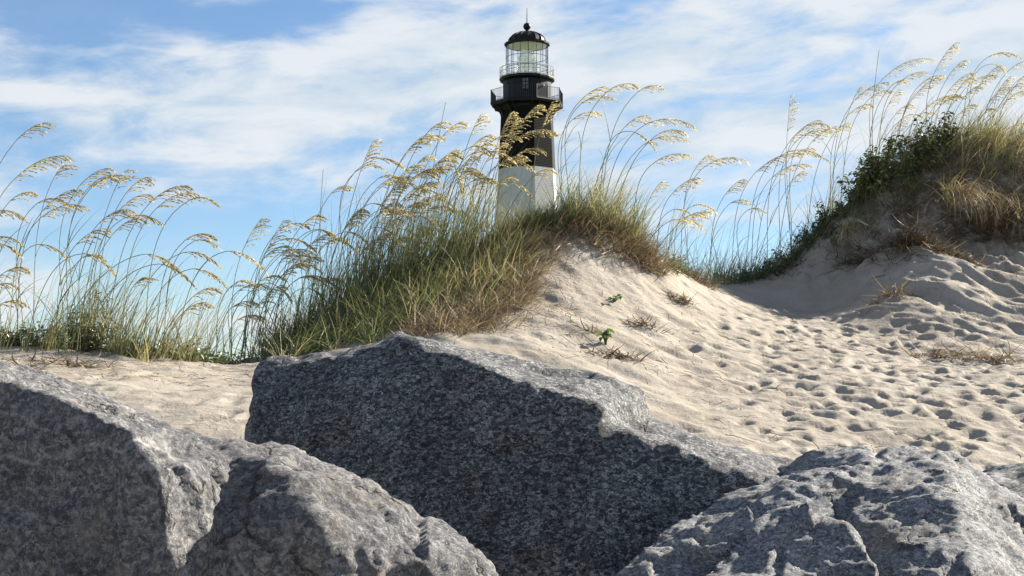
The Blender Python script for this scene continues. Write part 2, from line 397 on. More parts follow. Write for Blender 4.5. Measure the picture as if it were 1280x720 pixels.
hs = nd(nt, 'ShaderNodeHueSaturation', i_Saturation=1.16, i_Value=1.0); L(sky.outputs[0], hs.inputs['Color'])
cm = nd(nt, 'ShaderNodeMix', data_type='RGBA'); L(mr.outputs[0], cm.inputs[0]); L(hs.outputs[0], cm.inputs[6])
cc = ramp(nt, [(0.35, (0.60, 0.73, 0.84)), (0.60, (0.87, 0.905, 0.935))]); L(c2, cc.inputs['Fac'])
cs = nd(nt, 'ShaderNodeMix', data_type='RGBA', blend_type='MULTIPLY'); cs.inputs[0].default_value = 1.0; cs.inputs[7].default_value = (6.4, 6.4, 6.4, 1)
L(cc.outputs['Color'], cs.inputs[6]); L(cs.outputs[2], cm.inputs[7])
L(cm.outputs[2], bg.inputs['Color']); L(bg.outputs[0], wo.inputs['Surface'])

SC.view_settings.view_transform = 'Standard'
SC.view_settings.look = 'None'
SC.view_settings.exposure = 1.6
SC.view_settings.gamma = 1.0
SC.view_settings.use_curve_mapping = False
SC.cycles.max_bounces = 8
SC.cycles.use_denoising = True

# ------------------------------------------------------------------ terrain
CP = [  # (px, py, distance): surface of the dunes
 (-150, 425, 11), (0, 432, 11), (100, 438, 11), (200, 449, 11), (280, 456, 11.2), (330, 460, 11.4),
 (-100, 470, 9), (0, 465, 9.4), (60, 455, 9.8), (110, 476, 8.8), (200, 500, 8.0), (280, 540, 7.2), (200, 472, 9.4), (280, 480, 9.2),
 (400, 432, 11.9), (480, 392, 12.3), (560, 350, 12.6), (620, 312, 12.8), (660, 290, 13), (705, 277, 13.2), (760, 282, 13.3), (805, 308, 13.6), (840, 330, 14.2), (880, 350, 15.6),
 (350, 472, 9.6), (430, 462, 9.5), (500, 430, 10), (580, 418, 10.2), (640, 440, 9.5), (655, 335, 12.3), (700, 330, 12.4), (700, 400, 10.8),
 (750, 430, 10.2), (800, 480, 9.2), (720, 470, 9.2), (850, 530, 8.2), (900, 560, 7.6), (820, 390, 11.9), (870, 425, 11.2), (780, 340, 12.7), (855, 365, 13.6),
 (1000, 550, 8), (1100, 570, 7.7), (1230, 592, 7.3), (1330, 565, 8), (950, 480, 9.8), (1050, 480, 9.8), (1150, 500, 9.3), (1250, 520, 8.8),
 (950, 425, 12), (1050, 435, 11.8), (1150, 470, 10.6), (1250, 480, 10.2), (930, 385, 14.3), (1000, 405, 13.4), (1080, 420, 12.8),
 (905, 354, 17), (940, 352, 17.2), (975, 338, 17.1), (1020, 308, 17), (1060, 270, 17), (1110, 238, 17), (1160, 212, 17), (1220, 204, 17), (1280, 204, 17), (1400, 210, 17),
 (960, 380, 15.6), (1020, 362, 16.0), (1040, 392, 14.9), (1085, 330, 16.4), (1072, 372, 15.3), (1080, 425, 13.2), (1100, 440, 12.4),
 (1118, 300, 15.9), (1128, 325, 15.1), (1142, 378, 13.9), (1168, 425, 12.7), (1190, 326, 15.4), (1250, 336, 15.4), (1300, 346, 15.4), (1200, 380, 13.9), (1290, 400, 13.7),
 (1230, 425, 12.6), (1185, 448, 12.0), (1290, 450, 11.8), (1200, 255, 16.8), (1280, 258, 16.8), (1150, 255, 16.75), (1200, 296, 16.4), (1280, 300, 16.35), (1400, 310, 16.2), (1420, 460, 11.8),
]
P = [W(*c) for c in CP]
for x, y, z in [(-8, 9, 1.7), (-10, 12, 2.0), (-12, 5, 0.6), (-9, 1, 0.1), (0, 0, 0), (9, 0, 0), (0, -6, -.1), (-8, -6, -.1), (8, -6, -.1), (-3, 4.6, 0.45), (0, 5.0, 0.5), (3, 5.0, 0.5), (7, 5, 0.5), (11, 6, 0.6),
                (-6, 15, 1.0), (-2, 15.5, 1.2), (0, 17, 1.7), (2, 18, 1.8), (3, 20, 2.0), (5, 22, 2.3), (9, 22, 2.5), (-10, 20, 0.8), (0, 22, 1.0), (5, 27, 1.2), (14, 26, 1.5), (14, 17, 4.2), (13, 12, 2.5), (-6, 28, 0.8), (0, 32, .8), (12, 34, .8), (-14, 32, .8), (18, 8, 1.0), (20, 20, 2.5)]:
    P.append(np.array([x, y, z], float))
P = np.array(P)
MQ = 0.55
D2 = ((P[:, None, :2] - P[None, :, :2]) ** 2).sum(-1)
A = np.sqrt(D2 + MQ * MQ); A[np.diag_indices(len(P))] -= 0.05
coef = np.linalg.solve(A - 0.0, P[:, 2] - 1.0)

def base_h(x, y):
    x = np.asarray(x, float); y = np.asarray(y, float); sh = x.shape
    xf, yf = x.ravel(), y.ravel(); z = np.zeros(len(xf))
    for i in range(len(P)):
        z += coef[i] * np.sqrt((xf - P[i, 0]) ** 2 + (yf - P[i, 1]) ** 2 + MQ * MQ)
    z += 1.0
    r = np.sqrt((xf - 1) ** 2 + (yf - 10) ** 2)
    w = np.clip((r - 13) / 14, 0, 1); w = w * w * (3 - 2 * w)
    far = np.where(yf > 10, 0.8, -0.05) + 0.4 * vn2(xf * 0.03, yf * 0.03, 5) * (yf > 10)
    return (np.clip(z, -0.3, 7) * (1 - w) + far * w).reshape(sh)

def axis(lo, hi, step, far_lo, far_hi):
    a = np.arange(lo, hi, step); d = step; up = []; v = hi
    while v < far_hi: up.append(v); d *= 1.12; v += d
    up.append(far_hi); d = step; dn = []; v = lo - step
    while v > far_lo: dn.append(v); d *= 1.12; v -= d
    dn.append(far_lo)
    return np.concatenate([np.array(dn[::-1]), a, np.array(up)])
gx = axis(-5.2, 7.6, 0.026, -9000, 9000); gy = axis(6.3, 17.6, 0.026, -400, 12000)
XX, YY = np.meshgrid(gx, gy)
# the smooth surface comes from a coarser grid, then is resampled
cx = axis(-5.2, 7.6, 0.12, -9000, 9000); cy = axis(6.3, 17.6, 0.12, -400, 12000)
HC = base_h(*np.meshgrid(cx, cy))
def bil(x, y, G):
    i = np.clip(np.searchsorted(cx, x) - 1, 0, len(cx) - 2); j = np.clip(np.searchsorted(cy, y) - 1, 0, len(cy) - 2)
    u = np.clip((x - cx[i]) / (cx[i + 1] - cx[i]), 0, 1); v = np.clip((y - cy[j]) / (cy[j + 1] - cy[j]), 0, 1)
    return (G[j, i] * (1 - u) + G[j, i + 1] * u) * (1 - v) + (G[j + 1, i] * (1 - u) + G[j + 1, i + 1] * u) * v
H = bil(XX, YY, HC)
near = np.clip((XX + 9) / 2, 0, 1) * np.clip((12 - XX) / 2, 0, 1) * np.clip((YY - 5) / 1, 0, 1) * np.clip((20 - YY) / 2, 0, 1)
pxl = 640 + F * XX / np.maximum(YY, 1)               # bearing, used only to choose which dune is meant
path = np.clip((XX - 0.9 - 0.13 * (YY - 8)) / 0.8, 0, 1) * np.clip((16.5 - YY) / 1.5, 0, 1)
path *= np.clip(1 - (XX - (3.2 + 0.0 * YY)) / 1.5, 0, 1) * (YY > 11) + (YY <= 11)
leftp = np.clip((-0.9 - XX) / 0.5, 0, 1) * np.clip((10.2 - YY) / 0.8, 0, 1)
tram = np.clip(path + leftp, 0, 1)
und = 0.022 * fbm2(XX * 2.4, YY * 2.0, 3, 21) + 0.014 * fbm2(XX * 6.5, YY * 7.5, 3, 31) * (0.4 + tram)
H += near * (und * (0.42 + 0.12 * path) + 0.020 * fbm2(XX * 5 + YY * 3.0, YY * 1.6 - XX * 1.5, 4, 41) * (1 - tram))
# wind scour and little slips running down the right-hand dune
rd = np.clip((XX - 3.6) / 0.8, 0, 1) * np.clip((YY - 12) / 1.2, 0, 1) * np.clip((17 - YY) / 1, 0, 1)
rd2 = np.clip((XX - 2.9) / 0.5, 0, 1) * np.clip((YY - 15.2) / 0.6, 0, 1) * np.clip((17 - YY) / 0.5, 0, 1)
H += rd2 * (0.045 * (1 - 2 * np.abs(vn2(XX * 3.1 + 0.6 * vn2(XX * 4, YY * 4, 3), YY * 3.3, 57))) + 0.035 * fbm2(XX * 8, YY * 8, 3, 58))
H += rd * 0.10 * fbm2((XX * 0.8 + YY * 0.5) * 2.6, (YY * 0.8 - XX * 0.5) * 0.9, 4, 51)
# footprints
nfp = 0
for k in range(9000):
    x = rng.uniform(-5, 7.5); y = rng.uniform(6.4, 15.8)
    i = min(np.searchsorted(gx, x), len(gx) - 1); j = min(np.searchsorted(gy, y), len(gy) - 1)
    if rng.random() > tram[j, i] * (0.25 if x < 0 else 0.85): continue
    a = rng.normal(0.25, 0.55); l = rng.uniform(0.045, 0.085) + 0.03 * rng.random() ** 3; w = l * rng.uniform(0.5, 0.75); d = rng.uniform(0.009, 0.030) * (0.7 if x < 0 else 1.0)
    m = 0.5
    i0, i1 = np.searchsorted(gx, (x - m, x + m)); j0, j1 = np.searchsorted(gy, (y - m, y + m))
    dx = XX[j0:j1, i0:i1] - x; dy = YY[j0:j1, i0:i1] - y
    u = (dx * math.cos(a) + dy * math.sin(a)) / w; v = (-dx * math.sin(a) + dy * math.cos(a)) / l
    r2 = u * u + v * v
    r2 = r2 * (1 + 0.25 * vn2(dx * 9 + k, dy * 9, 61))
    H[j0:j1, i0:i1] += -d * np.exp(-r2 ** 1.6) + 0.20 * d * np.exp(-(np.sqrt(r2) - 1.55) ** 2 * 5)
    nfp += 1
def hgt(x, y):
    x = np.asarray(x, float); y = np.asarray(y, float)
    i = np.clip(np.searchsorted(gx, x) - 1, 0, len(gx) - 2); j = np.clip(np.searchsorted(gy, y) - 1, 0, len(gy) - 2)
    u = (x - gx[i]) / (gx[i + 1] - gx[i]); v = (y - gy[j]) / (gy[j + 1] - gy[j])
    return (H[j, i] * (1 - u) + H[j, i + 1] * u) * (1 - v) + (H[j + 1, i] * (1 - u) + H[j + 1, i + 1] * u) * v
ny, nx = H.shape
idx = np.arange(nx * ny).reshape(ny, nx)
Q = np.stack([idx[:-1, :-1], idx[:-1, 1:], idx[1:, 1:], idx[1:, :-1]], -1).reshape(-1, 4)
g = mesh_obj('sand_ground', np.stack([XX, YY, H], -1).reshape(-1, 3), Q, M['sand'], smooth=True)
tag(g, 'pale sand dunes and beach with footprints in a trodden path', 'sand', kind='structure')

def crest_Y(px, y0=9.0, y1=18.0):
    """distance at which the dune stands highest against the sky on this bearing"""
    ys = np.linspace(y0, y1, 240); xs = (px - 640) / F * ys
    e = (hgt(xs, ys) - EYE[2]) / ys
    return float(ys[int(np.argmax(e))])

# ------------------------------------------------------------------ boulders
def hull(points):
    import bmesh
    bm = bmesh.new()
    for p in points: bm.verts.new(tuple(p))
    bmesh.ops.convex_hull(bm, input=bm.verts)
    for v in [v for v in bm.verts if not v.link_faces]: bm.verts.remove(v)
    bmesh.ops.recalc_face_normals(bm, faces=bm.faces)
    bm.verts.index_update()
    V = [tuple(v.co) for v in bm.verts]; Fc = [[v.index for v in f.verts] for f in bm.faces]
    bm.free(); return V, Fc

def boulder(name, hulls, mat, label, vox, disp, smooth_it=5, seed=0):
    mb = MB()
    for h in hulls:
        mb.add(*hull([W(*p) for p in h]))
    tmp = mb.build('tmp', mat)
    r = tmp.modifiers.new('r', 'REMESH'); r.mode = 'VOXEL'; r.voxel_size = vox
    s = tmp.modifiers.new('s', 'SMOOTH'); s.factor = 0.5; s.iterations = smooth_it
    dg = bpy.context.evaluated_depsgraph_get(); dg.update()
    ev = tmp.evaluated_get(dg); me = bpy.data.meshes.new_from_object(ev)
    n = len(me.vertices); V = np.empty(n * 3, np.float32); me.vertices.foreach_get('co', V); V = V.reshape(-1, 3).astype(float)
    N = np.empty(n * 3, np.float32); me.vertex_normals.foreach_get('vector', N); N = N.reshape(-1, 3)
    V = V + N * disp(V)[:, None]
    c = V.mean(0); c[2] = V[:, 2].min()
    me.vertices.foreach_set('co', (V - c).astype(np.float32).ravel()); me.update()
    me.polygons.foreach_set('use_smooth', np.ones(len(me.polygons), dtype=bool))
    me.materials.clear(); me.materials.append(mat); me.name = name
    bpy.data.objects.remove(tmp)
    o = bpy.data.objects.new(name, me); o.location = c; COL.objects.link(o)
    return tag(o, label, 'boulder', 'granite boulders at the edge of the beach')

def dispA(V):   # coarse granite: rounded, pitted
    return 0.022 * fbm3(V * 2.2, 3, 3) + 0.03 * facet3(V * 3.6, 11) + 0.007 * (fbm3(V * np.array([6, 6, 8.0]), 5, 17, ridge=True, gain=0.55) - 0.3) + 0.0035 * fbm3(V * 36, 3, 23)
def dispB(V):   # chipped grey stone
    Wp = 0.35 * np.stack([vn3(V * 5, 1), vn3(V * 5, 2), vn3(V * 5, 5)], 1)
    return (0.012 * fbm3(V * 2.2, 3, 33) + 0.018 * facet3(V * np.array([4.5, 4.5, 3.2]) + Wp, 41, 60)
            + 0.011 * (fbm3(V * np.array([7, 7, 3.6]) + Wp, 5, 47, ridge=True, gain=0.55) - 0.3) + 0.004 * fbm3(V * 30, 3, 53))
def ledge3(V):      # the stone breaks in low steps
    t = V @ np.array([0.5, -0.9, 2.6]) * 1.25 + 0.55 * fbm3(V * 2.3, 3, 91)
    f = t - np.floor(t)
    return 0.042 * (np.where(f < 0.9, f / 0.9, (1 - f) / 0.1) ** 1.6 - 0.4) * np.clip(0.5 + 0.9 * vn3(V * 1.7, 95), 0.1, 1)
def dispC(V):
    Wp = 0.3 * np.stack([vn3(V * 6, 1), vn3(V * 6, 2), vn3(V * 6, 5)], 1)
    return (0.022 * fbm3(V * 2.4, 3, 63) + 0.030 * facet3(V * np.array([3.2, 3.2, 5.0]) + Wp, 71, 90)
            + 0.009 * (fbm3(V * np.array([6, 6, 9.0]) + Wp, 5, 77, ridge=True, gain=0.6) - 0.3) + 0.0045 * fbm3(V * 30, 3, 83) + 0.42 * ledge3(V))

boulder('boulder', [
  [(307, 565, 5.30), (318, 500, 5.35), (335, 472, 5.45), (455, 442, 5.30), (505, 428, 5.25), (590, 458, 5.05), (720, 494, 4.92), (755, 507, 4.92),
   (490, 422, 5.6), (600, 439, 5.75), (680, 457, 5.8), (758, 479, 5.7), (800, 489, 5.6), (814, 532, 5.6), (782, 536, 5.05), (290, 850, 5.0), (780, 950, 4.6), (312, 560, 6.2), (335, 490, 6.1), (790, 560, 6.0), (790, 800, 6.2), (290, 850, 6.2)],
  [(320, 475, 5.42), (333, 452, 5.5), (360, 450, 5.5), (380, 466, 5.45), (345, 452, 5.8), (320, 480, 5.9), (380, 470, 5.9), (320, 560, 5.4), (400, 560, 5.4), (400, 560, 6.0)],
  [(378, 470, 5.5), (385, 453, 5.6), (440, 446, 5.55), (455, 470, 5.4), (385, 455, 5.9), (440, 449, 5.9), (380, 560, 5.5), (470, 560, 5.4), (460, 560, 6.0), (380, 560, 6.0)],
  [(735, 545, 4.86), (745, 530, 4.88), (812, 532, 5.45), (905, 555, 5.45), (1000, 580, 5.4), (1020, 600, 5.2), (785, 534, 4.9), (870, 564, 4.9), (950, 595, 4.92), (1010, 640, 4.88), (740, 950, 4.52), (1010, 950, 4.7), (1050, 800, 5.6), (760, 800, 6.0), (800, 540, 5.9), (1000, 600, 5.9)],
], M['granite'], 'large coarse speckled grey granite boulder in the middle, widest of all, below the grassy dune', 0.016, dispA, 2)

boulder('boulder', [
  [(-260, 400, 3.95), (-260, 480, 3.75), (0, 476, 3.58), (90, 500, 3.52), (160, 540, 3.45), (200, 590, 3.40), (218, 720, 3.36), (235, 900, 3.3), (-300, 900, 3.66),
   (0, 454, 3.95), (80, 478, 3.95), (140, 502, 3.92), (195, 535, 3.88), (245, 560, 3.80), (262, 640, 3.74), (280, 900, 3.7), (-260, 420, 4.5), (-260, 900, 4.5), (200, 600, 4.3), (100, 900, 4.4)],
  [(200, 556, 3.82), (226, 636, 3.60), (228, 690, 3.52), (232, 740, 3.48), (285, 608, 3.67), (345, 576, 3.67), (384, 648, 3.50), (440, 760, 3.44), (240, 900, 3.44), (430, 900, 3.38), (200, 540, 3.92), (300, 560, 3.92), (345, 566, 3.92), (378, 572, 3.90), (418, 592, 3.88), (436, 622, 3.84),
   (495, 652, 3.82), (560, 663, 3.78), (588, 684, 3.74), (616, 725, 3.70), (630, 800, 3.62), (620, 900, 3.55), (190, 600, 4.3), (550, 700, 4.1), (600, 900, 4.0), (190, 900, 4.2)],
  [(205, 588, 3.43), (214, 640, 3.40), (222, 720, 3.365), (246, 560, 3.84), (298, 572, 3.76), (292, 632, 3.60), (256, 695, 3.47), (228, 780, 3.37), (250, 600, 4.1), (240, 760, 4.0)],
  [(500, 660, 3.78), (545, 690, 3.66), (530, 740, 3.58), (500, 720, 3.62), (588, 684, 3.78), (600, 760, 3.62), (560, 668, 3.82), (520, 900, 3.6), (600, 900, 3.6), (560, 760, 4.0), (500, 760, 4.0)],
], M['grey_stone'], 'nearest boulder at lower left, smooth grey stone with sunlit jagged ridge and thin pale veins', 0.0115, dispB, 1)

boulder('boulder', [
  [(762, 735, 4.35), (820, 660, 4.6), (880, 630, 4.75), (940, 602, 4.9), (1005, 570, 5.05), (1030, 558, 5.1), (1080, 558, 5.1), (1090, 575, 4.8), (960, 640, 4.5), (800, 760, 4.2), (800, 950, 4.0), (1100, 950, 4.0), (1100, 620, 4.6), (900, 700, 5.3), (1050, 620, 5.7), (1100, 900, 5.6), (850, 900, 5.3)],
  [(1085, 590, 4.75), (1105, 572, 4.95), (1150, 558, 4.9), (1190, 565, 4.85), (1235, 594, 4.75), (1270, 622, 4.65), (1330, 690, 4.5), (1190, 618, 4.42), (1215, 720, 3.98), (1230, 900, 3.65), (1060, 650, 4.4), (1060, 760, 4.0), (1060, 900, 3.8), (1370, 900, 4.3), (1110, 600, 5.5), (1230, 620, 5.5), (1350, 720, 5.3), (1300, 900, 5.4)],
  [(870, 720, 4.1), (930, 665, 4.3), (965, 646, 4.4), (1030, 640, 4.35), (1062, 655, 4.2), (1085, 690, 4.1), (1110, 740, 4.0), (1120, 950, 3.8), (850, 950, 3.85), (900, 760, 3.95), (1000, 680, 4.6), (1080, 720, 4.5)],
], M['blue_granite'], 'blue grey speckled boulder at lower right with two rounded humps', 0.0125, dispC, 2)

boulder('boulder', [
  [(1222, 592, 6.3), (1245, 582, 6.4), (1300, 580, 6.4), (1350, 600, 6.3), (1240, 606, 6.1), (1300, 612, 6.0), (1230, 600, 6.8), (1320, 590, 6.8), (1230, 720, 6.1), (1340, 720, 6.1), (1230, 720, 6.8), (1340, 720, 6.8)],
], M['dark_granite'], 'small dark boulder peeping out at right edge behind the two-humped boulder', 0.02, dispC)
boulder('boulder', [
  [(1250, 618, 5.7), (1275, 606, 5.8), (1310, 606, 5.8), (1360, 630, 5.7), (1262, 640, 5.5), (1330, 650, 5.5), (1260, 620, 6.1), (1340, 620, 6.1), (1250, 760, 5.5), (1350, 760, 5.5), (1350, 760, 6.1), (1250, 760, 6.1)],
], M['granite'], 'sunlit grey boulder sliver at right edge, just below the small dark boulder', 0.02, dispA)

# ------------------------------------------------------------------ lighthouse
def lighthouse():
    D = 135.0; K = 136.8 / F; AX = 659.0
    c0 = W(AX, 360, D); cx_, cy_ = c0[0], c0[1]
    zz = lambda py: W(AX, py, D)[2]
    gz = float(hgt(cx_, cy_)) - 0.1
    C = (cx_, cy_, 0)
    black = plain('black_ironwork', (0.006, 0.006, 0.0065), 0.5, 0.35, 2.0, spec=0.25)
    brick_b = painted_brick('black_painted_brick', (0.004, 0.004, 0.005), (0.006, 0.006, 0.006), 0.4)
    white = painted_brick('white_painted_brick', (0.52, 0.515, 0.51), (0.36, 0.335, 0.30), 0.6)
    rail = plain('dark_rail', (0.02, 0.021, 0.022), 0.5, 0.2, 3)
    pale = plain('pale_rail', (0.45, 0.47, 0.46), 0.5, 0.2, 3)
    gm, gn, go = new_mat('lantern_glass'); l = gn.links.new
    tr = nd(gn, 'ShaderNodeBsdfTransparent', i_Color=(0.985, 0.995, 0.99, 1)); gl = nd(gn, 'ShaderNodeBsdfGlossy', i_Roughness=0.03); lw = nd(gn, 'ShaderNodeLayerWeight', i_Blend=0.12)
    mxs = nd(gn, 'ShaderNodeMixShader'); l(lw.outputs['Facing'], mxs.inputs[0]); l(tr.outputs[0], mxs.inputs[1]); l(gl.outputs[0], mxs.inputs[2]); l(mxs.outputs[0], go.inputs['Surface'])
    lm, ln, lo = new_mat('fresnel_lens'); l = ln.links.new
    p = nd(ln, 'ShaderNodeBsdfPrincipled', i_Roughness=0.12); p.inputs['Base Color'].default_value = (0.80, 0.82, 0.75, 1); p.inputs['Transmission Weight'].default_value = 0.6; p.inputs['IOR'].default_value = 1.3
    lt = nd(ln, 'ShaderNodeBsdfTransparent', i_Color=(0.93, 0.96, 0.92, 1)); lx = nd(ln, 'ShaderNodeMixShader', i_Fac=0.5); l(lt.outputs[0], lx.inputs[1]); l(p.outputs[0], lx.inputs[2]); l(lx.outputs[0], lo.inputs['Surface'])
    t = empty('lighthouse', (cx_, cy_, gz))
    tag(t, 'tall octagonal lighthouse, white below and black above, with glazed lantern, behind the middle dune', 'lighthouse')
    ph = math.radians(14)
    def lat(name, prof, mat, n, phase=0.0, par=t, smooth=False):
        mb = MB(); mb.lathe(prof, n, C, phase); o = mb.build(name, mat, par, smooth); return o
    zb = zz(213)
    rw = lambda py: (33.2 + (py - 141) * 0.045) * K
    tw = lat('tower', [((33.2 + 330 * 0.045 + 6) * K, gz - 0.5), (rw(213) + 0.02, zb)], white, 8, ph); tag(tw, 'white lower tower')
    tb = lat('tower', [(rw(213) + 0.02, zb), (rw(141), zz(137))], brick_b, 8, ph); tag(tb, 'black upper tower')
    # corbelled neck under the gallery
    lat('cornice', [(rw(141) + 0.02, zz(141)), (36.5 * K, zz(138)), (36.5 * K, zz(135.5)), (39 * K, zz(134.2))], black, 8, ph)
    gd = lat('gallery_deck', [(39 * K, zz(134.6)), (46.4 * K, zz(133.8)), (47.2 * K, zz(131)), (46.4 * K, zz(129.6)), (32 * K, zz(129.2))], black, 8, ph)
    for k in range(8):
        for s_ in (-0.28, 0.28):
            a = ph + math.pi / 4 * k + s_ + math.pi / 8
            u = np.array([math.sin(a), -math.cos(a)])
            mb = MB(); pts = []
            for q in np.linspace(0, 1, 7):
                r = (31.2 + 12.6 * (1 - math.cos(q * math.pi / 2))) * K; z = zz(152) + (zz(134.3) - zz(152)) * math.sin(q * math.pi / 2)
                pts.append((C[0] + u[0] * r, C[1] + u[1] * r, z))
            mb.tube(pts, 0.10, 0.10, 5); mb.build('bracket', black, t)
    # gallery railing: posts, rails and thin balusters of an eight-sided balcony
    def railing(name, R, z0, z1, n, posts, bal, mat, rp, rb, phase):
        mb = MB(); V = [np.array([C[0] + R * math.sin(phase + 2 * math.pi * k / n), C[1] - R * math.cos(phase + 2 * math.pi * k / n), 0]) for k in range(n)]
        for k in range(n):
            a, b = V[k], V[(k + 1) % n]
            mb.tube([a + (0, 0, z0), a + (0, 0, z1 + .05)], rp, rp, 5)
            for zf in (0.0, 0.52, 1.0):
                z = z0 + 0.08 + (z1 - z0 - 0.08) * zf
                if zf == 0.52 and bal > 3: continue
                mb.tube([a + (0, 0, z), b + (0, 0, z)], rb * 1.4, rb * 1.4, 4)
            for j in range(1, bal + 1):
                p_ = a + (b - a) * j / (bal + 1); mb.tube([p_ + (0, 0, z0), p_ + (0, 0, z1)], rb, rb, 4)
        return mb.build(name, mat, t)
    railing('gallery_railing', 46.0 * K, zz(129.8), zz(115), 8, 8, 13, rail, 0.06, 0.017, ph)
    lat('watch_room', [(30.6 * K, zz(129.4)), (30.6 * K, zz(103.4)), (31.5 * K, zz(103.0))], black, 16, math.radians(11))
    grey = plain('dull_pane', (0.10, 0.11, 0.12), 0.25, 0.3, 4)
    def on_wall(px, py0, py1, w, r, name, mat, dep=0.06):
        a = math.asin(max(-1, min(1, (px - AX) / 30.6)))
        o_ = MB(); ctr = (C[0] + r * K * math.sin(a), C[1] - r * K * math.cos(a), (zz(py0) + zz(py1)) / 2)
        o_.box(ctr, (w * K / 2, dep, abs(zz(py0) - zz(py1)) / 2), a); return o_, a, ctr
    o_, a, ctr = on_wall(656.7, 103.8, 118, 8.2, 30.4, 'window', grey); wn = o_.build('window', grey, t)
    fr = MB()
    for dx in (-1, 0, 1): fr.box((ctr[0] + dx * 3.9 * K * math.cos(a), ctr[1] + dx * 3.9 * K * math.sin(a) - 0.06, ctr[2]), (0.035, 0.03, 7.0 * K), a)
    for dz in (-1, -0.3, 0.35, 1): fr.box((ctr[0], ctr[1] - 0.075, ctr[2] + dz * 6.9 * K), (4.1 * K, 0.028, 0.035), a)
    fr.build('frame', black, wn).location = np.array(wn.location) * 0
    o_, a, ctr = on_wall(677, 110, 128, 17, 30.0, 'door', black, 0.14); dr = o_.build('door', plain('dark_panel', (0.035, 0.036, 0.038), 0.4, 0.2, 3), t)
    mb = MB(); mb.lathe([(0.01, -0.13), (0.13, 0), (0.01, 0.13)], 8, (C[0] + 20.4 * K, C[1] - 23.0 * K - 0.2, zz(112.4))); mb.build('floodlight', plain('lamp_white', (0.8, 0.8, 0.78), 0.3, 0.05), t)
    lat('lantern_deck', [(31 * K, zz(103.2)), (34.6 * K, zz(101.5)), (34.9 * K, zz(99.5)), (34.2 * K, zz(98.2)), (20 * K, zz(98.0))], black, 16, math.radians(5))
    railing('lantern_railing', 34.0 * K, zz(98.2), zz(86), 16, 16, 1, pale, 0.035, 0.022, math.radians(5))
    # lantern: sixteen panes in an iron frame
    gph = math.radians(3); n = 16; R = 25.8 * K
    mb = MB(); mb.lathe([(R, zz(98.0)), (R, zz(57))], n, C, gph, cap=False); mb.build('lantern_glass', gm, t)
    mb = MB(); V = [np.array([C[0] + (R + .03) * math.sin(gph + 2 * math.pi * k / n), C[1] - (R + .03) * math.cos(gph + 2 * math.pi * k / n), 0]) for k in range(n)]
    for k in range(n):
        a_, b_ = V[k], V[(k + 1) % n]
        mb.tube([a_ + (0, 0, zz(98)), a_ + (0, 0, zz(57))], 0.03, 0.03, 5)
        for py in (97.5, 85.5, 72.5, 58):
            mb.tube([a_ + (0, 0, zz(py)), b_ + (0, 0, zz(py))], 0.026, 0.026, 4)
    mb.build('lantern_frame', black, t)
    lat('ceiling', [(25.3 * K, zz(57.7)), (25.3 * K, zz(57.3))], plain('white_ceiling', (0.75, 0.76, 0.74), 0.6, 0.05), 16, gph)
    lp = []
    zz0, zz1 = zz(97.5), zz(61)
    for i in range(29):
        q = i / 28; r = 13.0 * (1.0 if q < 0.5 else 1 - 0.62 * ((q - 0.5) / 0.5) ** 1.4) * (0.93 if i % 2 else 1.03)
        lp.append((r * K, zz0 + (zz1 - zz0) * q))
    lat('lens', lp, lm, 24)
    dp = [(26.5 * K, zz(57.2)), (28.6 * K, zz(57.0)), (28.8 * K, zz(55.2)), (23.5 * K, zz(54.0))]
    for q in np.linspace(0.08, 1, 9): dp.append((23.2 * math.cos(q * math.pi / 2) ** 1.2 * K + 4.2 * K * q, zz(54) + (zz(40.5) - zz(54)) * math.sin(q * math.pi / 2)))
    dome = lat('dome', dp, black, 16, gph)
    rib = MB()
    for k in range(16):
        a_ = gph + 2 * math.pi * k / 16
        rib.tube([(C[0] + r * math.sin(a_), C[1] - r * math.cos(a_), z + 0.02) for r, z in dp[3:]], 0.06, 0.04, 4)
    rb = rib.build('rib', black, dome); rb.location = (0, 0, 0)
    bp = [(4.2 * K, zz(40.6)), (3.2 * K, zz(39.5)), (2.8 * K, zz(38.4))]
    for q in np.linspace(-0.85, 0.93, 11): bp.append((4.8 * K * math.cos(q * math.pi / 2), zz(33.2) + 4.8 * K * math.sin(q * math.pi / 2)))
    lat('finial_ball', bp, black, 16, smooth=True)
    mb = MB(); mb.tube([(C[0], C[1], zz(29)), (C[0], C[1], zz(10))], 0.06, 0.03, 5); mb.build('lightning_rod', rail, t)
    return t
# children of children are placed relative to the thing, so keep parents of sub-parts at its origin
_mesh_obj = mesh_obj
def mesh_obj(name, V, faces, mat, parent=None, **kw):
    if parent is not None and parent.type == 'MESH' and parent.parent is not None:
        V = np.asarray(V, float).reshape(-1, 3) - np.array(parent.parent.location)[None]
        o = _mesh_obj(name, V, faces, mat, None, **kw); o.parent = parent; return o
    return _mesh_obj(name, V, faces, mat, parent, **kw)
lighthouse()

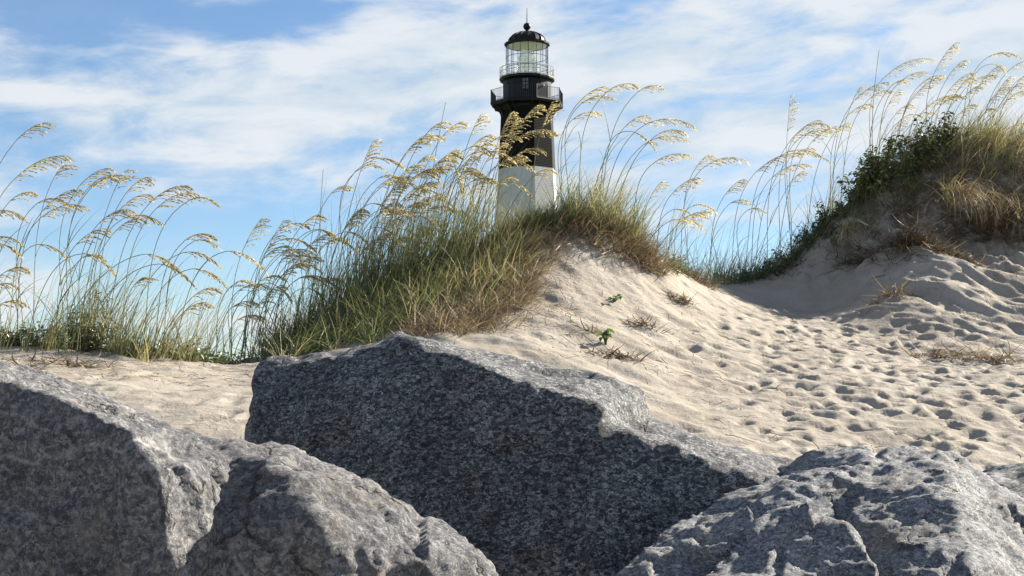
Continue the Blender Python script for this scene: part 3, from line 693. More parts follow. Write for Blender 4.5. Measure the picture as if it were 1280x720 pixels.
# ------------------------------------------------------------------ vegetation
def blades(B, length, az, lean, bend, width, seg=5, sway=0.0, r=rng):
    """grass blades: base points B (n,3) -> verts, quads"""
    n = len(B); s = np.linspace(0, 1, seg + 1)
    th = lean[:, None] + bend[:, None] * s[None]
    a = az[:, None] + sway * r.normal(size=(n, 1)) * s[None]
    st = (length / seg)[:, None]
    dx = np.sin(th) * np.cos(a) * st; dy = np.sin(th) * np.sin(a) * st; dz = np.cos(th) * st
    Pm = np.zeros((n, seg + 1, 3)); Pm[:, 0] = B
    for i in range(seg):
        Pm[:, i + 1] = Pm[:, i] + 0.5 * np.stack([dx[:, i] + dx[:, i + 1], dy[:, i] + dy[:, i + 1], dz[:, i] + dz[:, i + 1]], -1)
    tw = r.uniform(0, math.pi, n)
    side = np.stack([np.cos(tw), np.sin(tw), 0.15 * r.normal(size=n)], -1)
    w = width[:, None] * np.clip(1.02 - s[None] ** 2.2, 0.04, 1) * 0.5
    Lf = Pm - side[:, None] * w[..., None]; Rt = Pm + side[:, None] * w[..., None]
    V = np.stack([Lf, Rt], 2).reshape(n, -1, 3)
    q = np.array([[2 * i, 2 * i + 1, 2 * i + 3, 2 * i + 2] for i in range(seg)])
    Fq = (np.arange(n)[:, None, None] * (2 * (seg + 1)) + q[None]).reshape(-1, 4)
    return V.reshape(-1, 3), Fq, 2 * (seg + 1)

def leaves(Cn, size, asp=0.5, up=0.5, r=rng, droop=0.2):
    """small folded ovate leaves at points Cn"""
    n = len(Cn)
    a = r.uniform(0, 2 * math.pi, n); t = r.normal(0, 0.45, n)
    d = np.stack([np.cos(a) * np.cos(t), np.sin(a) * np.cos(t), np.sin(t)], -1)
    nu = np.stack([r.normal(0, up, n), r.normal(0, up, n), np.ones(n)], -1)
    sd = np.cross(d, nu); sd /= np.linalg.norm(sd, axis=1)[:, None] + 1e-9
    nm = np.cross(sd, d)
    Ls = size[:, None]; wd_ = Ls * asp * 0.5
    b = Cn; tip = Cn + d * Ls - nm * Ls * droop
    l1 = Cn + d * Ls * 0.3 - sd * wd_ + nm * Ls * .06; l2 = Cn + d * Ls * 0.68 - sd * wd_ * 0.8 + nm * Ls * .02
    r1 = Cn + d * Ls * 0.3 + sd * wd_ + nm * Ls * .06; r2 = Cn + d * Ls * 0.68 + sd * wd_ * 0.8 + nm * Ls * .02
    V = np.stack([b, l1, l2, tip, r2, r1], 1).reshape(-1, 3)
    q = np.array([[0, 1, 2, 3], [0, 3, 4, 5]])
    Fq = (np.arange(n)[:, None, None] * 6 + q[None]).reshape(-1, 4)
    return V, Fq

def join(parts):
    V = []; Fq = []; T = []; b = 0
    for v, f, t in parts:
        V.append(v); Fq.append(f + b); T.append(t); b += len(v)
    return np.concatenate(V), np.concatenate(Fq), np.concatenate(T)

def ground_points(px, Yd):
    x = (px - 640) / F * Yd
    return np.stack([x, Yd, hgt(x, Yd) - 0.015], -1)

def tuft(B, n_l, lmin, lmax, wid, tints, lean=(0.0, 0.45), bend=(0.2, 1.3), wind=0.5, r=rng, sway=0.25):
    n = len(B)
    ln = r.uniform(lmin, lmax, n)
    az_ = r.uniform(-math.pi, math.pi, n); k = r.random(n) < wind; az_ = np.where(k, r.normal(-0.1, 0.6, n), az_)
    V, Fq, c = blades(B, ln, az_, r.uniform(*lean, n), r.uniform(*bend, n), r.uniform(wid * 0.6, wid * 1.4, n), sway=sway)
    t = np.clip(r.normal(tints[0], tints[1], n), 0, 1)
    return V, Fq, np.repeat(t, c)

def lines(pts, n, jx, jy, r=rng):
    """n random (px,Y) picks along a polyline of (px, dY) offsets"""
    pts = np.array(pts, float); s = r.uniform(0, len(pts) - 1, n); i = np.minimum(s.astype(int), len(pts) - 2); f = (s - i)[:, None]
    q = pts[i] * (1 - f) + pts[i + 1] * f
    return q[:, 0] + r.normal(0, jx, n), q[:, 1] + r.normal(0, jy, n)

CR = {px: crest_Y(px) for px in range(-160, 1440, 10)}
def cY(px):
    px = np.clip(np.asarray(px, float), -160, 1420); k = np.array(sorted(CR)); v = np.array([CR[q] for q in k])
    v = np.convolve(np.pad(v, 2, mode='edge'), np.ones(5) / 5, 'valid')
    return np.interp(px, k, v)

# ---- sea oats ---------------------------------------------------------------
ORD = 'zeroth first second third fourth fifth sixth seventh eighth ninth tenth eleventh twelfth thirteenth fourteenth fifteenth sixteenth seventeenth eighteenth nineteenth twentieth'.split()
def ordinal(n):
    if n <= 20: return ORD[n]
    tens = {2: 'twenty', 3: 'thirty', 4: 'forty', 5: 'fifty', 6: 'sixty', 7: 'seventy'}[n // 10]
    return ({2: 'twentieth', 3: 'thirtieth', 4: 'fortieth', 5: 'fiftieth', 6: 'sixtieth', 7: 'seventieth'}[n // 10]) if n % 10 == 0 else tens + '-' + ORD[n % 10]

# (tip x, tip y, plume foot x, plume foot y, stem foot x)
OATS = {
 'on left dune': (0.44, [
  (60, 153, 20, 176, -50), (85, 195, 13, 229, -40), (28, 271, -15, 268, -60), (22, 301, -14, 300, -45), (21, 314, -18, 306, -60), (31, 334, -6, 350, -50), (27, 377, -8, 386, -34),
  (78, 207, 65, 227, 40), (105, 258, 50, 273, 8), (98, 236, 52, 265, 20), (138, 210, 98, 234, 80), (155, 219, 112, 237, 84), (139, 219, 108, 238, 98), (185, 221, 155, 245, 120), (157, 213, 142, 240, 96),
  (187, 243, 150, 262, 110), (160, 261, 122, 281, 100), (200, 277, 153, 274, 106), (235, 232, 188, 253, 130), (242, 241, 193, 263, 148), (269, 253, 237, 250, 178), (228, 342, 178, 318, 64), (241, 355, 198, 330, 90),
  (83, 322, 45, 306, 22), (141, 340, 104, 317, 30), (273, 331, 228, 316, 150), (281, 356, 240, 336, 162), (270, 360, 238, 374, 195), (258, 378, 224, 396, 205), (180, 346, 164, 362, 150), (40, 240, 12, 252, 0), (15, 355, -12, 362, -30)]),
 'in dip left of middle dune': (0.66, [
  (327, 273, 304, 312, 290), (331, 338, 284, 314, 214), (355, 275, 329, 324, 300), (382, 281, 350, 287, 312), (400, 268, 374, 286, 322), (393, 311, 350, 300, 326), (361, 374, 338, 354, 300), (320, 378, 288, 386, 280),
  (328, 396, 294, 402, 290), (378, 328, 350, 347, 316), (431, 232, 413, 243, 385), (416, 292, 390, 290, 350), (402, 371, 380, 360, 350), (350, 345, 325, 352, 305), (305, 350, 285, 362, 270)]),
 'in the golden clump left of lighthouse': (0.66, [
  (467, 176, 450, 216, 414), (505, 209, 468, 199, 424), (498, 221, 473, 223, 432), (519, 231, 478, 233, 440), (536, 167, 504, 196, 456), (558, 152, 534, 166, 480), (551, 170, 518, 181, 470), (534, 194, 514, 216, 464),
  (548, 226, 526, 214, 490), (546, 241, 518, 241, 480), (531, 263, 508, 258, 470), (573, 193, 544, 206, 502), (561, 205, 534, 226, 494), (601, 143, 587, 173, 542), (613, 168, 584, 191, 546), (579, 152, 553, 171, 504),
  (591, 195, 569, 221, 536), (576, 240, 567, 204, 530), (601, 216, 576, 211, 548), (456, 301, 430, 290, 418), (496, 301, 474, 284, 450), (511, 316, 488, 300, 462), (442, 311, 417, 300, 402), (477, 321, 450, 309, 432),
  (525, 300, 500, 286, 478), (545, 285, 523, 270, 498), (520, 205, 495, 228, 450), (485, 262, 462, 255, 436), (570, 262, 548, 250, 520), (465, 340, 440, 330, 415)]),
 'in front of lighthouse': (0.58, [
  (638, 141, 623, 176, 600), (644, 150, 630, 184, 606), (674, 130, 648, 160, 616), (689, 129, 677, 162, 660), (696, 166, 646, 173, 606), (676, 186, 643, 196, 612), (663, 208, 624, 205, 592), (641, 200, 610, 190, 578),
  (647, 170, 616, 176, 592), (661, 243, 638, 228, 616), (628, 178, 606, 205, 575)]),
 'just right of lighthouse': (0.72, [
  (757, 108, 720, 132, 700), (795, 106, 757, 116, 722), (826, 108, 796, 116, 750), (765, 121, 726, 130, 712), (746, 140, 713, 152, 704), (869, 159, 806, 156, 750), (808, 144, 778, 162, 736), (857, 174, 803, 182, 756),
  (819, 187, 788, 164, 746), (861, 194, 813, 207, 790), (856, 165, 818, 171, 764), (827, 227, 811, 250, 800)]),
 'in gap between dunes': (0.72, [
  (933, 201, 880, 209, 850), (886, 193, 866, 216, 862), (873, 222, 837, 246, 820), (879, 284, 838, 276, 804), (929, 224, 904, 247, 888), (951, 262, 934, 263, 925)]),
 'on slope left of leafy bush': (0.80, [
  (988, 119, 984, 167, 990), (1023, 150, 984, 181, 960), (1033, 165, 999, 173, 975), (1036, 201, 984, 190, 930), (1001, 192, 944, 216, 914), (1011, 206, 964, 223, 938), (1077, 107, 1066, 126, 1036), (1113, 103, 1068, 126, 1042),
  (1114, 113, 1084, 126, 1052), (1090, 130, 1058, 146, 1040)]),
 'on top of right dune': (0.78, [
  (1166, 74, 1104, 98, 1092), (1158, 90, 1121, 106, 1100), (1123, 112, 1108, 136, 1096), (1178, 94, 1147, 109, 1120), (1195, 53, 1167, 93, 1162), (1206, 75, 1182, 101, 1166), (1216, 90, 1182, 119, 1170), (1214, 96, 1197, 113, 1180),
  (1224, 107, 1202, 126, 1187), (1218, 130, 1194, 149, 1188), (1274, 70, 1234, 72, 1206), (1254, 88, 1238, 80, 1216), (1292, 76, 1260, 89, 1228), (1264, 95, 1244, 121, 1214), (1283, 95, 1267, 106, 1236), (1238, 135, 1227, 146, 1218),
  (1287, 155, 1259, 162, 1250), (1302, 86, 1274, 101, 1248), (1312, 120, 1284, 136, 1266)]),
}
rx = np.random.default_rng(99)
def more(clump, n, x0, x1, top0, top1, d0, d1, b0, b1):
    for _ in range(n):
        tx = rx.uniform(x0, x1); ty = top0 + (top1 - top0) * (tx - x0) / (x1 - x0) + rx.uniform(d0, d1)
        fx = tx - rx.uniform(16, 40); fy = ty + rx.uniform(-8, 32)
        OATS[clump][1].append((tx, ty, fx, fy, float(np.clip(fx - rx.uniform(15, 50), b0, b1))))
more('in the golden clump left of lighthouse' if 'in the golden clump left of lighthouse' in OATS else 'x', 34, 445, 618, 205, 150, 10, 115, 395, 600)
more('in gap between dunes', 5, 850, 950, 215, 225, 0, 60, 815, 925)
more('on slope left of leafy bush', 6, 960, 1090, 190, 110, 0, 60, 915, 1050)
more('on top of right dune', 7, 1100, 1290, 100, 75, 0, 50, 1085, 1265)
more('in front of lighthouse', 3, 625, 690, 180, 160, 10, 60, 590, 640)
more('in dip left of middle dune', 16, 330, 430, 300, 270, 10, 80, 290, 400)
more('on left dune', 6, 20, 270, 210, 260, 10, 90, 0, 230)
more('on top of right dune', 7, 1120, 1290, 105, 85, 0, 50, 1090, 1265)
OAT_N = 0
def sea_oat(tx, ty, fx, fy, bx, clump, tint, label):
    full = 1.3 if 'golden' in clump else 1.2 if 'front' in clump else 1.0
    global OAT_N; OAT_N += 1
    r = np.random.default_rng(500 + OAT_N)
    Yb = float(cY(bx)) + r.uniform(-0.35, 0.25)
    if clump == 'in front of lighthouse': Yb = float(cY(bx)) + r.uniform(-0.5, 0.1)
    xb = (bx - 640) / F * Yb; B = np.array([xb, Yb, float(hgt(xb, Yb)) - 0.02])
    Yp = Yb + r.uniform(-0.12, 0.12)
    Pf = W(fx, fy, Yp); T = W(tx, ty, Yp + r.uniform(-0.06, 0.06))
    Hh = Pf[2] - B[2]
    # stem: rises steeply, leans down-wind, arrives at the plume along the plume's first run
    ent = np.array([Pf[0] - B[0], Pf[1] - B[1], Hh])
    run = T - Pf; Lp = np.linalg.norm(run)
    arch = np.array([0, 0, 1.0]) * (0.22 * abs(run[0]) + 0.03 * Lp)
    tan = (Pf + 0.38 * run + arch) - Pf; tan /= np.linalg.norm(tan)
    c1 = B + np.array([0.22 * ent[0], 0.3 * ent[1], 0.42 * Hh]) + r.normal(0, 0.015, 3)
    c2 = Pf - tan * 0.33 * np.linalg.norm(ent)
    s = np.linspace(0, 1, 15)[:, None]
    St = (1 - s) ** 3 * B + 3 * s * (1 - s) ** 2 * c1 + 3 * s * s * (1 - s) * c2 + s ** 3 * Pf
    s = np.linspace(0, 1, 12)[:, None]
    Rc = (1 - s) ** 2 * Pf + 2 * s * (1 - s) * (Pf + 0.5 * run + arch * 1.15) + s * s * T
    root = empty('sea_oat', B)
    tag(root, label, 'sea oat', 'sea oats ' + clump)
    C_ = np.concatenate([St, Rc[1:]])
    V, Fq = tube_arr(C_, np.interp(np.arange(len(C_)), [0, 14, len(C_) - 1], [0.0040, 0.0027, 0.0012]), 4)
    mesh_obj('stem', V, Fq, M['stem'], root, tint=np.full(len(V), np.clip(r.normal(0.45, 0.2), 0, 1)), smooth=True)
    # plume: branchlets along the rachis, each carrying flat drooping spikelets
    parts = []
    n = int(np.clip(Lp / 0.023, 8, 26) * full ** 0.7)
    wind = np.array([0.75, 0.0, 0.0]); grav = np.array([0, 0, -1.0])
    for i in range(n):
        q = (i + r.uniform(0.2, 0.8)) / n * 0.99; k = q * 11; a = int(min(k, 10)); f = k - a
        p0 = Rc[a] * (1 - f) + Rc[a + 1] * f; tg = Rc[a + 1] - Rc[a]; tg = tg / np.linalg.norm(tg)
        bl = r.uniform(0.085, 0.128) * (0.45 + 0.85 * min(1, (1 - q) * 1.6)) * (0.8 + 0.4 * min(1, q * 4))
        d0 = 0.8 * tg + 0.35 * wind + np.array([0, r.normal(0, 0.22), 0.05]); d0 /= np.linalg.norm(d0)
        m = max(3, int(bl / 0.0145)); pts = [p0]; dd = d0.copy()
        for j in range(m):
            dd = dd + (0.55 * grav + 0.16 * wind) * (1.1 / m * 1.7); dd /= np.linalg.norm(dd); pts.append(pts[-1] + dd * bl / m)
        pts = np.array(pts)
        for j in range(1, m + 1):
            t_ = pts[j] - pts[j - 1]; t_ /= np.linalg.norm(t_)
            for rep in range(1 if r.random() < 0.55 else 2):
                dr = t_ + 0.13 * r.normal(size=3) + 0.12 * grav; dr /= np.linalg.norm(dr)
                sd = np.cross(dr, r.normal(size=3)); sd /= np.linalg.norm(sd)
                ln = r.uniform(0.020, 0.030); wd2 = ln * r.uniform(0.17, 0.25) * (0.6 + 0.4 * full)
                b_ = pts[j - 1] + (pts[j] - pts[j - 1]) * r.random()
                v = np.array([b_, b_ + dr * ln * 0.35 - sd * wd2, b_ + dr * ln, b_ + dr * ln * 0.35 + sd * wd2])
                parts.append((v, np.array([[0, 1, 2, 3]]), np.full(4, np.clip(r.normal(tint, 0.17), 0, 1))))
        sdv = np.array([0.0004, 0.0008, 0.0012])
        v = np.concatenate([pts - sdv, pts + sdv]); ii = np.arange(m)
        parts.append((v, np.stack([ii, ii + 1, ii + m + 2, ii + m + 1], -1), np.full(len(v), np.clip(tint - 0.1, 0, 1))))
    V, Fq, T_ = join(parts)
    mesh_obj('seed_head', V, Fq, M['plume'], root, tint=T_)
    for j in range(r.integers(2, 4)):
        k = r.integers(1, 9); b_ = St[k]; tg = St[k + 1] - St[k]
        az_ = r.normal(0, 0.5) if r.random() < 0.7 else r.uniform(-math.pi, math.pi)
        V, Fq, c = blades(b_[None], np.array([r.uniform(0.28, 0.62) * min(1, Hh / 1.1)]), np.array([az_]), np.array([r.uniform(0.15, 0.5)]), np.array([r.uniform(0.4, 1.7)]), np.array([r.uniform(0.005, 0.009)]), 7, r=r)
        mesh_obj('leaf', V, Fq, M['grass'], root, tint=np.full(len(V), np.clip(r.normal(0.55, 0.18), 0, 1)))
    return root

COLN = lambda t: 'brown' if t < 0.45 else ('golden' if t < 0.7 else 'straw-coloured')
for clump, (tint, L_) in OATS.items():
    order = sorted(range(len(L_)), key=lambda i: L_[i][0])
    for k, i in enumerate(order):
        tx, ty, fx, fy, bx = L_[i]
        slope = (fy - ty) / max(8, tx - fx)
        form = 'upright' if slope > 1.2 else 'arching' if slope > 0.25 else 'nodding'
        pos = 'leftmost' if k == 0 else 'rightmost' if k == len(L_) - 1 else ordinal(k + 1) + ' from left'
        sea_oat(tx, ty, fx, fy, bx, clump, tint, f'{form} {COLN(tint)} sea oat plume, {pos} {clump}')
# bare spears without a plume
for (tx, ty, bx, lab) in [(557, 128, 530, 'bare upright grass spear rising above the golden clump left of the lighthouse'), (404, 212, 410, 'bare upright grass spear beside a single nodding plume left of the golden clump'),
                          (1099, 62, 1096, 'bare upright grass spear standing tallest left of the leafy bush on the right dune'), (1000, 195, 985, 'bare thin grass spear at foot of slope in the gap')][:3]:
    Yb = float(cY(bx)); xb = (bx - 640) / F * Yb; B = np.array([xb, Yb, float(hgt(xb, Yb)) - 0.02]); T = W(tx, ty, Yb)
    s = np.linspace(0, 1, 10)[:, None]; Cc = B * (1 - s) + T * s + np.array([-0.05, 0, 0]) * np.sin(s * math.pi)
    V, Fq = tube_arr(Cc, np.linspace(0.005, 0.0025, 10), 4)
    o = mesh_obj('grass_spear', V, Fq, M['stem'], None, tint=np.full(len(V), 0.4), origin=B); tag(o, lab, 'grass')

# ---- grass beds (nobody could count the blades) ------------------------------
def bed(name, spec, mat, label, cat='grass', kind='stuff'):
    parts = []
    for (poly, n, jx, jy, lmin, lmax, wid, tm, ts, lean, bend, wind) in spec:
        k = max(4, n // 15)                                  # the blades spring in small fans, each with its own tone
        cx0, cd0 = lines(poly, k, jx, jy); ci = rng.integers(0, k, n)
        Yd = cY(cx0)[ci] + cd0[ci]; dxm = rng.normal(0, 0.035, n); dym = rng.normal(0, 0.035, n)
        x = (cx0[ci] - 640) / F * Yd + dxm; y = Yd + dym
        B = np.stack([x, y, hgt(x, y) - 0.015], -1)
        ln = rng.uniform(lmin, lmax, n) * rng.uniform(0.65, 1.15, k)[ci]
        az_ = np.arctan2(dym, dxm) + rng.normal(0, 0.5, n); w_ = rng.random(n) < wind; az_ = np.where(w_, rng.normal(-0.1, 0.6, n), az_)
        V, Fq, c = blades(B, ln, az_, rng.uniform(*lean, n), rng.uniform(*bend, n), rng.uniform(wid * 0.6, wid * 1.4, n), sway=0.25)
        tt = np.clip(rng.normal(tm + 0.05, ts * 0.95, k)[ci] + rng.normal(0, 0.11, n), 0, 1)
        parts.append((V, Fq, np.repeat(tt, c)))
    V, Fq, T = join(parts)
    o = mesh_obj(name, V, Fq, mat, None, tint=T, origin=V[::37].mean(0)); return tag(o, label, cat, kind=kind)

G, ST = M['grass'], M['straw']
bed('dune_grass', [
  ([(-60, -0.1), (60, -0.1), (150, -0.1), (260, 0)], 620, 16, 0.18, 0.12, 0.5, 0.006, 0.62, 0.2, (0, 0.5), (0.1, 1.2), 0.6),
  ([(60, -0.1), (150, -0.1), (215, 0)], 260, 12, 0.15, 0.3, 0.75, 0.005, 0.62, 0.2, (0, 0.4), (0.1, 1.0), 0.7),
  ([(-60, 0), (60, 0), (150, 0), (270, 0)], 220, 14, 0.15, 0.5, 1.15, 0.0045, 0.6, 0.2, (0.05, 0.4), (0.2, 1.2), 0.85),
 ], G, 'thin green dune grass along the crest of the left dune')
bed('dune_grass', [
  ([(235, 0), (330, 0), (400, -0.1)], 420, 18, 0.2, 0.2, 0.75, 0.005, 0.62, 0.2, (0, 0.5), (0.1, 1.3), 0.6),
  ([(345, -0.3), (400, -0.5), (470, -0.7), (530, -0.9)], 3000, 20, 0.40, 0.2, 0.62, 0.008, 0.34, 0.2, (0, 0.8), (0.2, 1.7), 0.4),
  ([(345, -1.0), (420, -1.3), (500, -1.6)], 1500, 20, 0.30, 0.15, 0.5, 0.008, 0.36, 0.22, (0.1, 1.0), (0.3, 1.7), 0.3),
  ([(400, -0.1), (460, -0.2), (520, -0.2), (565, -0.2)], 1200, 20, 0.25, 0.4, 0.95, 0.007, 0.48, 0.2, (0, 0.35), (0.1, 0.9), 0.6),
  ([(370, -0.1), (440, -0.2), (510, -0.2), (585, -0.2)], 820, 22, 0.25, 0.7, 1.45, 0.005, 0.56, 0.2, (0.02, 0.28), (0.1, 0.6), 0.85),
  ([(500, -0.6), (560, -0.8), (610, -0.6), (640, -0.5)], 1900, 18, 0.45, 0.15, 0.5, 0.007, 0.64, 0.2, (0, 0.9), (0.2, 1.7), 0.5),
  ([(590, -0.2), (640, -0.2), (690, -0.2)], 800, 14, 0.2, 0.12, 0.42, 0.006, 0.5, 0.22, (0, 0.6), (0.1, 1.3), 0.5),
 ], G, 'dense green grass covering the left flank of the middle dune')
bed('dry_grass', [
  ([(520, -2.3), (570, -2.2), (625, -1.7), (655, -1.0)], 1900, 16, 0.30, 0.12, 0.34, 0.007, 0.42, 0.24, (0.3, 1.3), (0.3, 1.6), 0.3),
  ([(545, -2.4), (590, -2.6), (630, -2.3), (652, -1.6), (662, -0.9)], 1500, 10, 0.25, 0.12, 0.34, 0.007, 0.45, 0.26, (0.3, 1.4), (0.3, 1.6), 0.3),
  ([(640, -0.9), (670, -0.8), (705, -0.7)], 800, 12, 0.18, 0.1, 0.26, 0.006, 0.45, 0.26, (0.4, 1.4), (0.3, 1.6), 0.3),
  ([(520, -1.6), (570, -1.5), (620, -1.2), (650, -0.8)], 1700, 18, 0.35, 0.12, 0.36, 0.007, 0.5, 0.24, (0.2, 1.2), (0.3, 1.6), 0.35),
  ([(630, -0.5), (660, -0.5), (690, -0.5)], 600, 14, 0.2, 0.12, 0.3, 0.006, 0.42, 0.24, (0.2, 1.2), (0.3, 1.6), 0.35),
  ([(420, -0.8), (480, -0.8), (560, -0.7), (620, -0.5)], 700, 20, 0.4, 0.2, 0.6, 0.006, 0.6, 0.2, (0.1, 0.8), (0.3, 1.6), 0.4),
 ], ST, 'tangled brown dead grass on the slope above the speckled middle boulder')
bed('dune_grass', [
  ([(800, 0), (860, 0), (920, 0), (960, 0)], 380, 14, 0.25, 0.15, 0.6, 0.0055, 0.4, 0.2, (0, 0.7), (0.1, 1.8), 0.4),
  ([(905, 0), (960, 0), (1040, 0)], 420, 14, 0.2, 0.2, 0.75, 0.0055, 0.32, 0.2, (0, 0.5), (0.1, 1.4), 0.4),
  ([(840, 0), (930, 0), (1040, 0)], 90, 14, 0.2, 0.6, 1.2, 0.005, 0.5, 0.2, (0.02, 0.35), (0.1, 0.8), 0.7),
 ], G, 'sparse dark grass in the gap between the two dunes')
bed('dune_grass', [
  ([(1090, -0.1), (1150, -0.1), (1200, -0.1), (1300, -0.1)], 520, 14, 0.2, 0.2, 0.6, 0.006, 0.62, 0.2, (0, 0.5), (0.1, 1.1), 0.5),
  ([(1090, 0), (1150, 0), (1220, 0), (1300, 0)], 130, 14, 0.2, 0.6, 1.15, 0.005, 0.6, 0.2, (0.02, 0.35), (0.1, 0.8), 0.8),
  ([(1195, -0.2), (1240, -0.3), (1310, -0.3)], 1300, 15, 0.25, 0.2, 0.65, 0.007, 0.68, 0.2, (0, 0.7), (0.2, 1.6), 0.5),
  ([(1205, -0.45), (1250, -0.5), (1310, -0.5)], 500, 14, 0.2, 0.2, 0.5, 0.007, 0.85, 0.15, (0.4, 1.2), (0.6, 1.7), 0.3),
 ], G, 'olive green grass crowning the top of the right dune')
bed('dune_grass', [
  ([(925, -0.1), (980, -0.3), (1040, -0.4), (1080, -0.5)], 1300, 14, 0.2, 0.14, 0.45, 0.006, 0.22, 0.18, (0.1, 0.9), (0.3, 1.7), 0.3),
  ([(1060, -0.6), (1110, -0.6), (1165, -0.5)], 700, 12, 0.22, 0.15, 0.5, 0.006, 0.45, 0.22, (0.1, 0.9), (0.3, 1.7), 0.3),
 ], G, 'dark green grass growing through the bushes on the left shoulder of the right dune')
bed('dry_grass', [
  ([(1070, -0.7), (1120, -0.75), (1180, -0.6), (1215, -0.5)], 520, 14, 0.2, 0.2, 0.5, 0.006, 0.4, 0.25, (0.2, 1.2), (0.5, 1.8), 0.3),
  ([(960, -0.6), (1030, -0.8), (1080, -0.95), (1130, -0.8), (1180, -0.7)], 700, 12, 0.14, 0.12, 0.38, 0.006, 0.35, 0.25, (0.5, 1.4), (0.5, 1.8), 0.2),
 ], ST, 'ragged dry brown grass hanging from the lower edge of the bushes on the right dune')
bed('dry_grass', [
  ([(1195, -0.6), (1250, -0.75), (1310, -0.75)], 1000, 12, 0.28, 0.12, 0.40, 0.007, 0.22, 0.25, (0.5, 1.6), (0.2, 1.9), 0.1),
  ([(1215, -0.9), (1260, -1.0), (1310, -1.0)], 350, 12, 0.15, 0.15, 0.4, 0.006, 0.5, 0.25, (0.5, 1.5), (0.4, 1.7), 0.2),
  ([(1115, -0.6), (1160, -0.6), (1200, -0.6)], 600, 10, 0.2, 0.15, 0.4, 0.006, 0.25, 0.2, (0.6, 1.5), (0.6, 1.6), 0.2),
 ], ST, 'dark brown dead grass trailing over the shaded scarp of the right dune')

# ---- single tussocks -----------------------------------------------------------
def tussock(px, Yd, n, rad, lmin, lmax, wid, mat, tm, ts, lean, bend, wind, name, label, extra=None, cat='grass tussock', sq=1.0):
    r = rng; x0 = (px - 640) / F * Yd
    a = r.uniform(0, 2 * math.pi, n); q = rad * np.sqrt(r.random(n))
    x = x0 + q * np.cos(a); y = Yd + q * np.sin(a) * sq
    B = np.stack([x, y, hgt(x, y) - 0.02], -1)
    parts = [tuft(B, n, lmin, lmax, wid, (tm, ts), lean, bend, wind)]
    if extra: parts += extra
    V, Fq, T = join(parts)
    o = mesh_obj(name, V, Fq, mat, None, tint=T, origin=(x0, Yd, float(hgt(x0, Yd)))); return tag(o, label, cat)
Yt = float(cY(745))
root = empty('grass_tussock', (float((745 - 640) / F * Yt), Yt, float(hgt((745 - 640) / F * Yt, Yt))))
tag(root, 'round tussock of grey-green grass with brown dead skirt on top of the middle dune', 'grass tussock')
def part_tuft(root, name, mat, px, dY, n, rx, ry, lmin, lmax, wid, tm, ts, lean, bend, wind):
    Yd = float(cY(px)) + dY; x0 = (px - 640) / F * Yd; a = rng.uniform(0, 2 * math.pi, n); q = np.sqrt(rng.random(n))
    x = x0 + rx * q * np.cos(a); y = Yd + ry * q * np.sin(a); B = np.stack([x, y, hgt(x, y) - 0.02], -1)
    V, Fq, T = tuft(B, n, lmin, lmax, wid, (tm, ts), lean, bend, wind); return mesh_obj(name, V, Fq, mat, root, tint=T)
part_tuft(root, 'green_blades', M['grass'], 745, -0.15, 1000, 0.44, 0.3, 0.2, 0.68, 0.006, 0.62, 0.2, (0, 0.55), (0.1, 1.0), 0.6)
part_tuft(root, 'dead_skirt', M['straw'], 752, -0.45, 1900, 0.55, 0.35, 0.15, 0.40, 0.008, 0.42, 0.26, (0.4, 1.5), (0.2, 1.6), 0.35)
root = empty('grass_tussock', W(690, 300, float(cY(690)) - 0.2)); tag(root, 'low dark green tuft at the foot of the lighthouse on the middle dune crest', 'grass tussock')
part_tuft(root, 'green_blades', M['grass'], 688, -0.2, 900, 0.25, 0.2, 0.12, 0.34, 0.007, 0.3, 0.15, (0.1, 0.9), (0.2, 1.4), 0.4)
root = empty('grass_tussock', W(790, 320, float(cY(800)) - 0.3)); tag(root, 'yellowing dead grass tuft trailing down the right end of the middle dune', 'grass tussock')
part_tuft(root, 'dead_blades', M['straw'], 795, -0.4, 1300, 0.28, 0.4, 0.12, 0.36, 0.007, 0.5, 0.22, (0.4, 1.2), (0.4, 1.5), 0.5)
root = empty('grass_tussock', W(870, 345, float(cY(865)) - 0.2)); tag(root, 'small brown tuft with yellow drooping blades at left end of the gap', 'grass tussock')
part_tuft(root, 'dead_blades', M['straw'], 866, -0.3, 420, 0.22, 0.3, 0.12, 0.32, 0.007, 0.3, 0.2, (0.3, 1.2), (0.3, 1.5), 0.5)

# dead tuft hanging down the scarp of the right dune, with its roots
def hanging(px, py0, Yd, n, wx, lmin, lmax, label, tm):
    p0 = W(px, py0, Yd); x = p0[0] + rng.normal(0, wx, n); y = Yd - 0.25 + rng.normal(0, 0.06, n)
    B = np.stack([x, y, np.maximum(hgt(x, y), p0[2] - 0.1) + rng.uniform(-0.05, 0.12, n)], -1)
    az_ = rng.normal(-1.2, 0.6, n); ln = rng.uniform(lmin, lmax, n)
    V, Fq, c = blades(B, ln, az_, rng.uniform(0.2, 1.4, n), rng.uniform(1.6, 2.6, n), rng.uniform(0.006, 0.011, n), 6, 0.4)
    g_, gq, gc = blades(B[:n // 4], rng.uniform(0.12, 0.3, n // 4), rng.uniform(-3, 3, n // 4), rng.uniform(0, 0.6, n // 4), rng.uniform(0.2, 1.2, n // 4), rng.uniform(0.006, 0.01, n // 4), 6, 0.3)
    root = empty('hanging_grass', B.mean(0)); tag(root, label, 'grass tussock')
    mesh_obj('dead_blades', V, Fq, M['straw'], root, tint=np.repeat(np.clip(rng.normal(tm, 0.2, n), 0, 1), c))
    mesh_obj('green_blades', g_, gq, M['grass'], root, tint=np.repeat(np.clip(rng.normal(0.6, 0.15, n // 4), 0, 1), gc))
hanging(1184, 245, 16.4, 170, 0.06, 0.35, 0.85, 'brown dead grass tuft hanging down the shaded scarp of the right dune', 0.5)
hanging(1228, 250, 16.5, 60, 0.12, 0.3, 0.6, 'sparse brown tuft hanging between the two larger hanging tufts', 0.4)
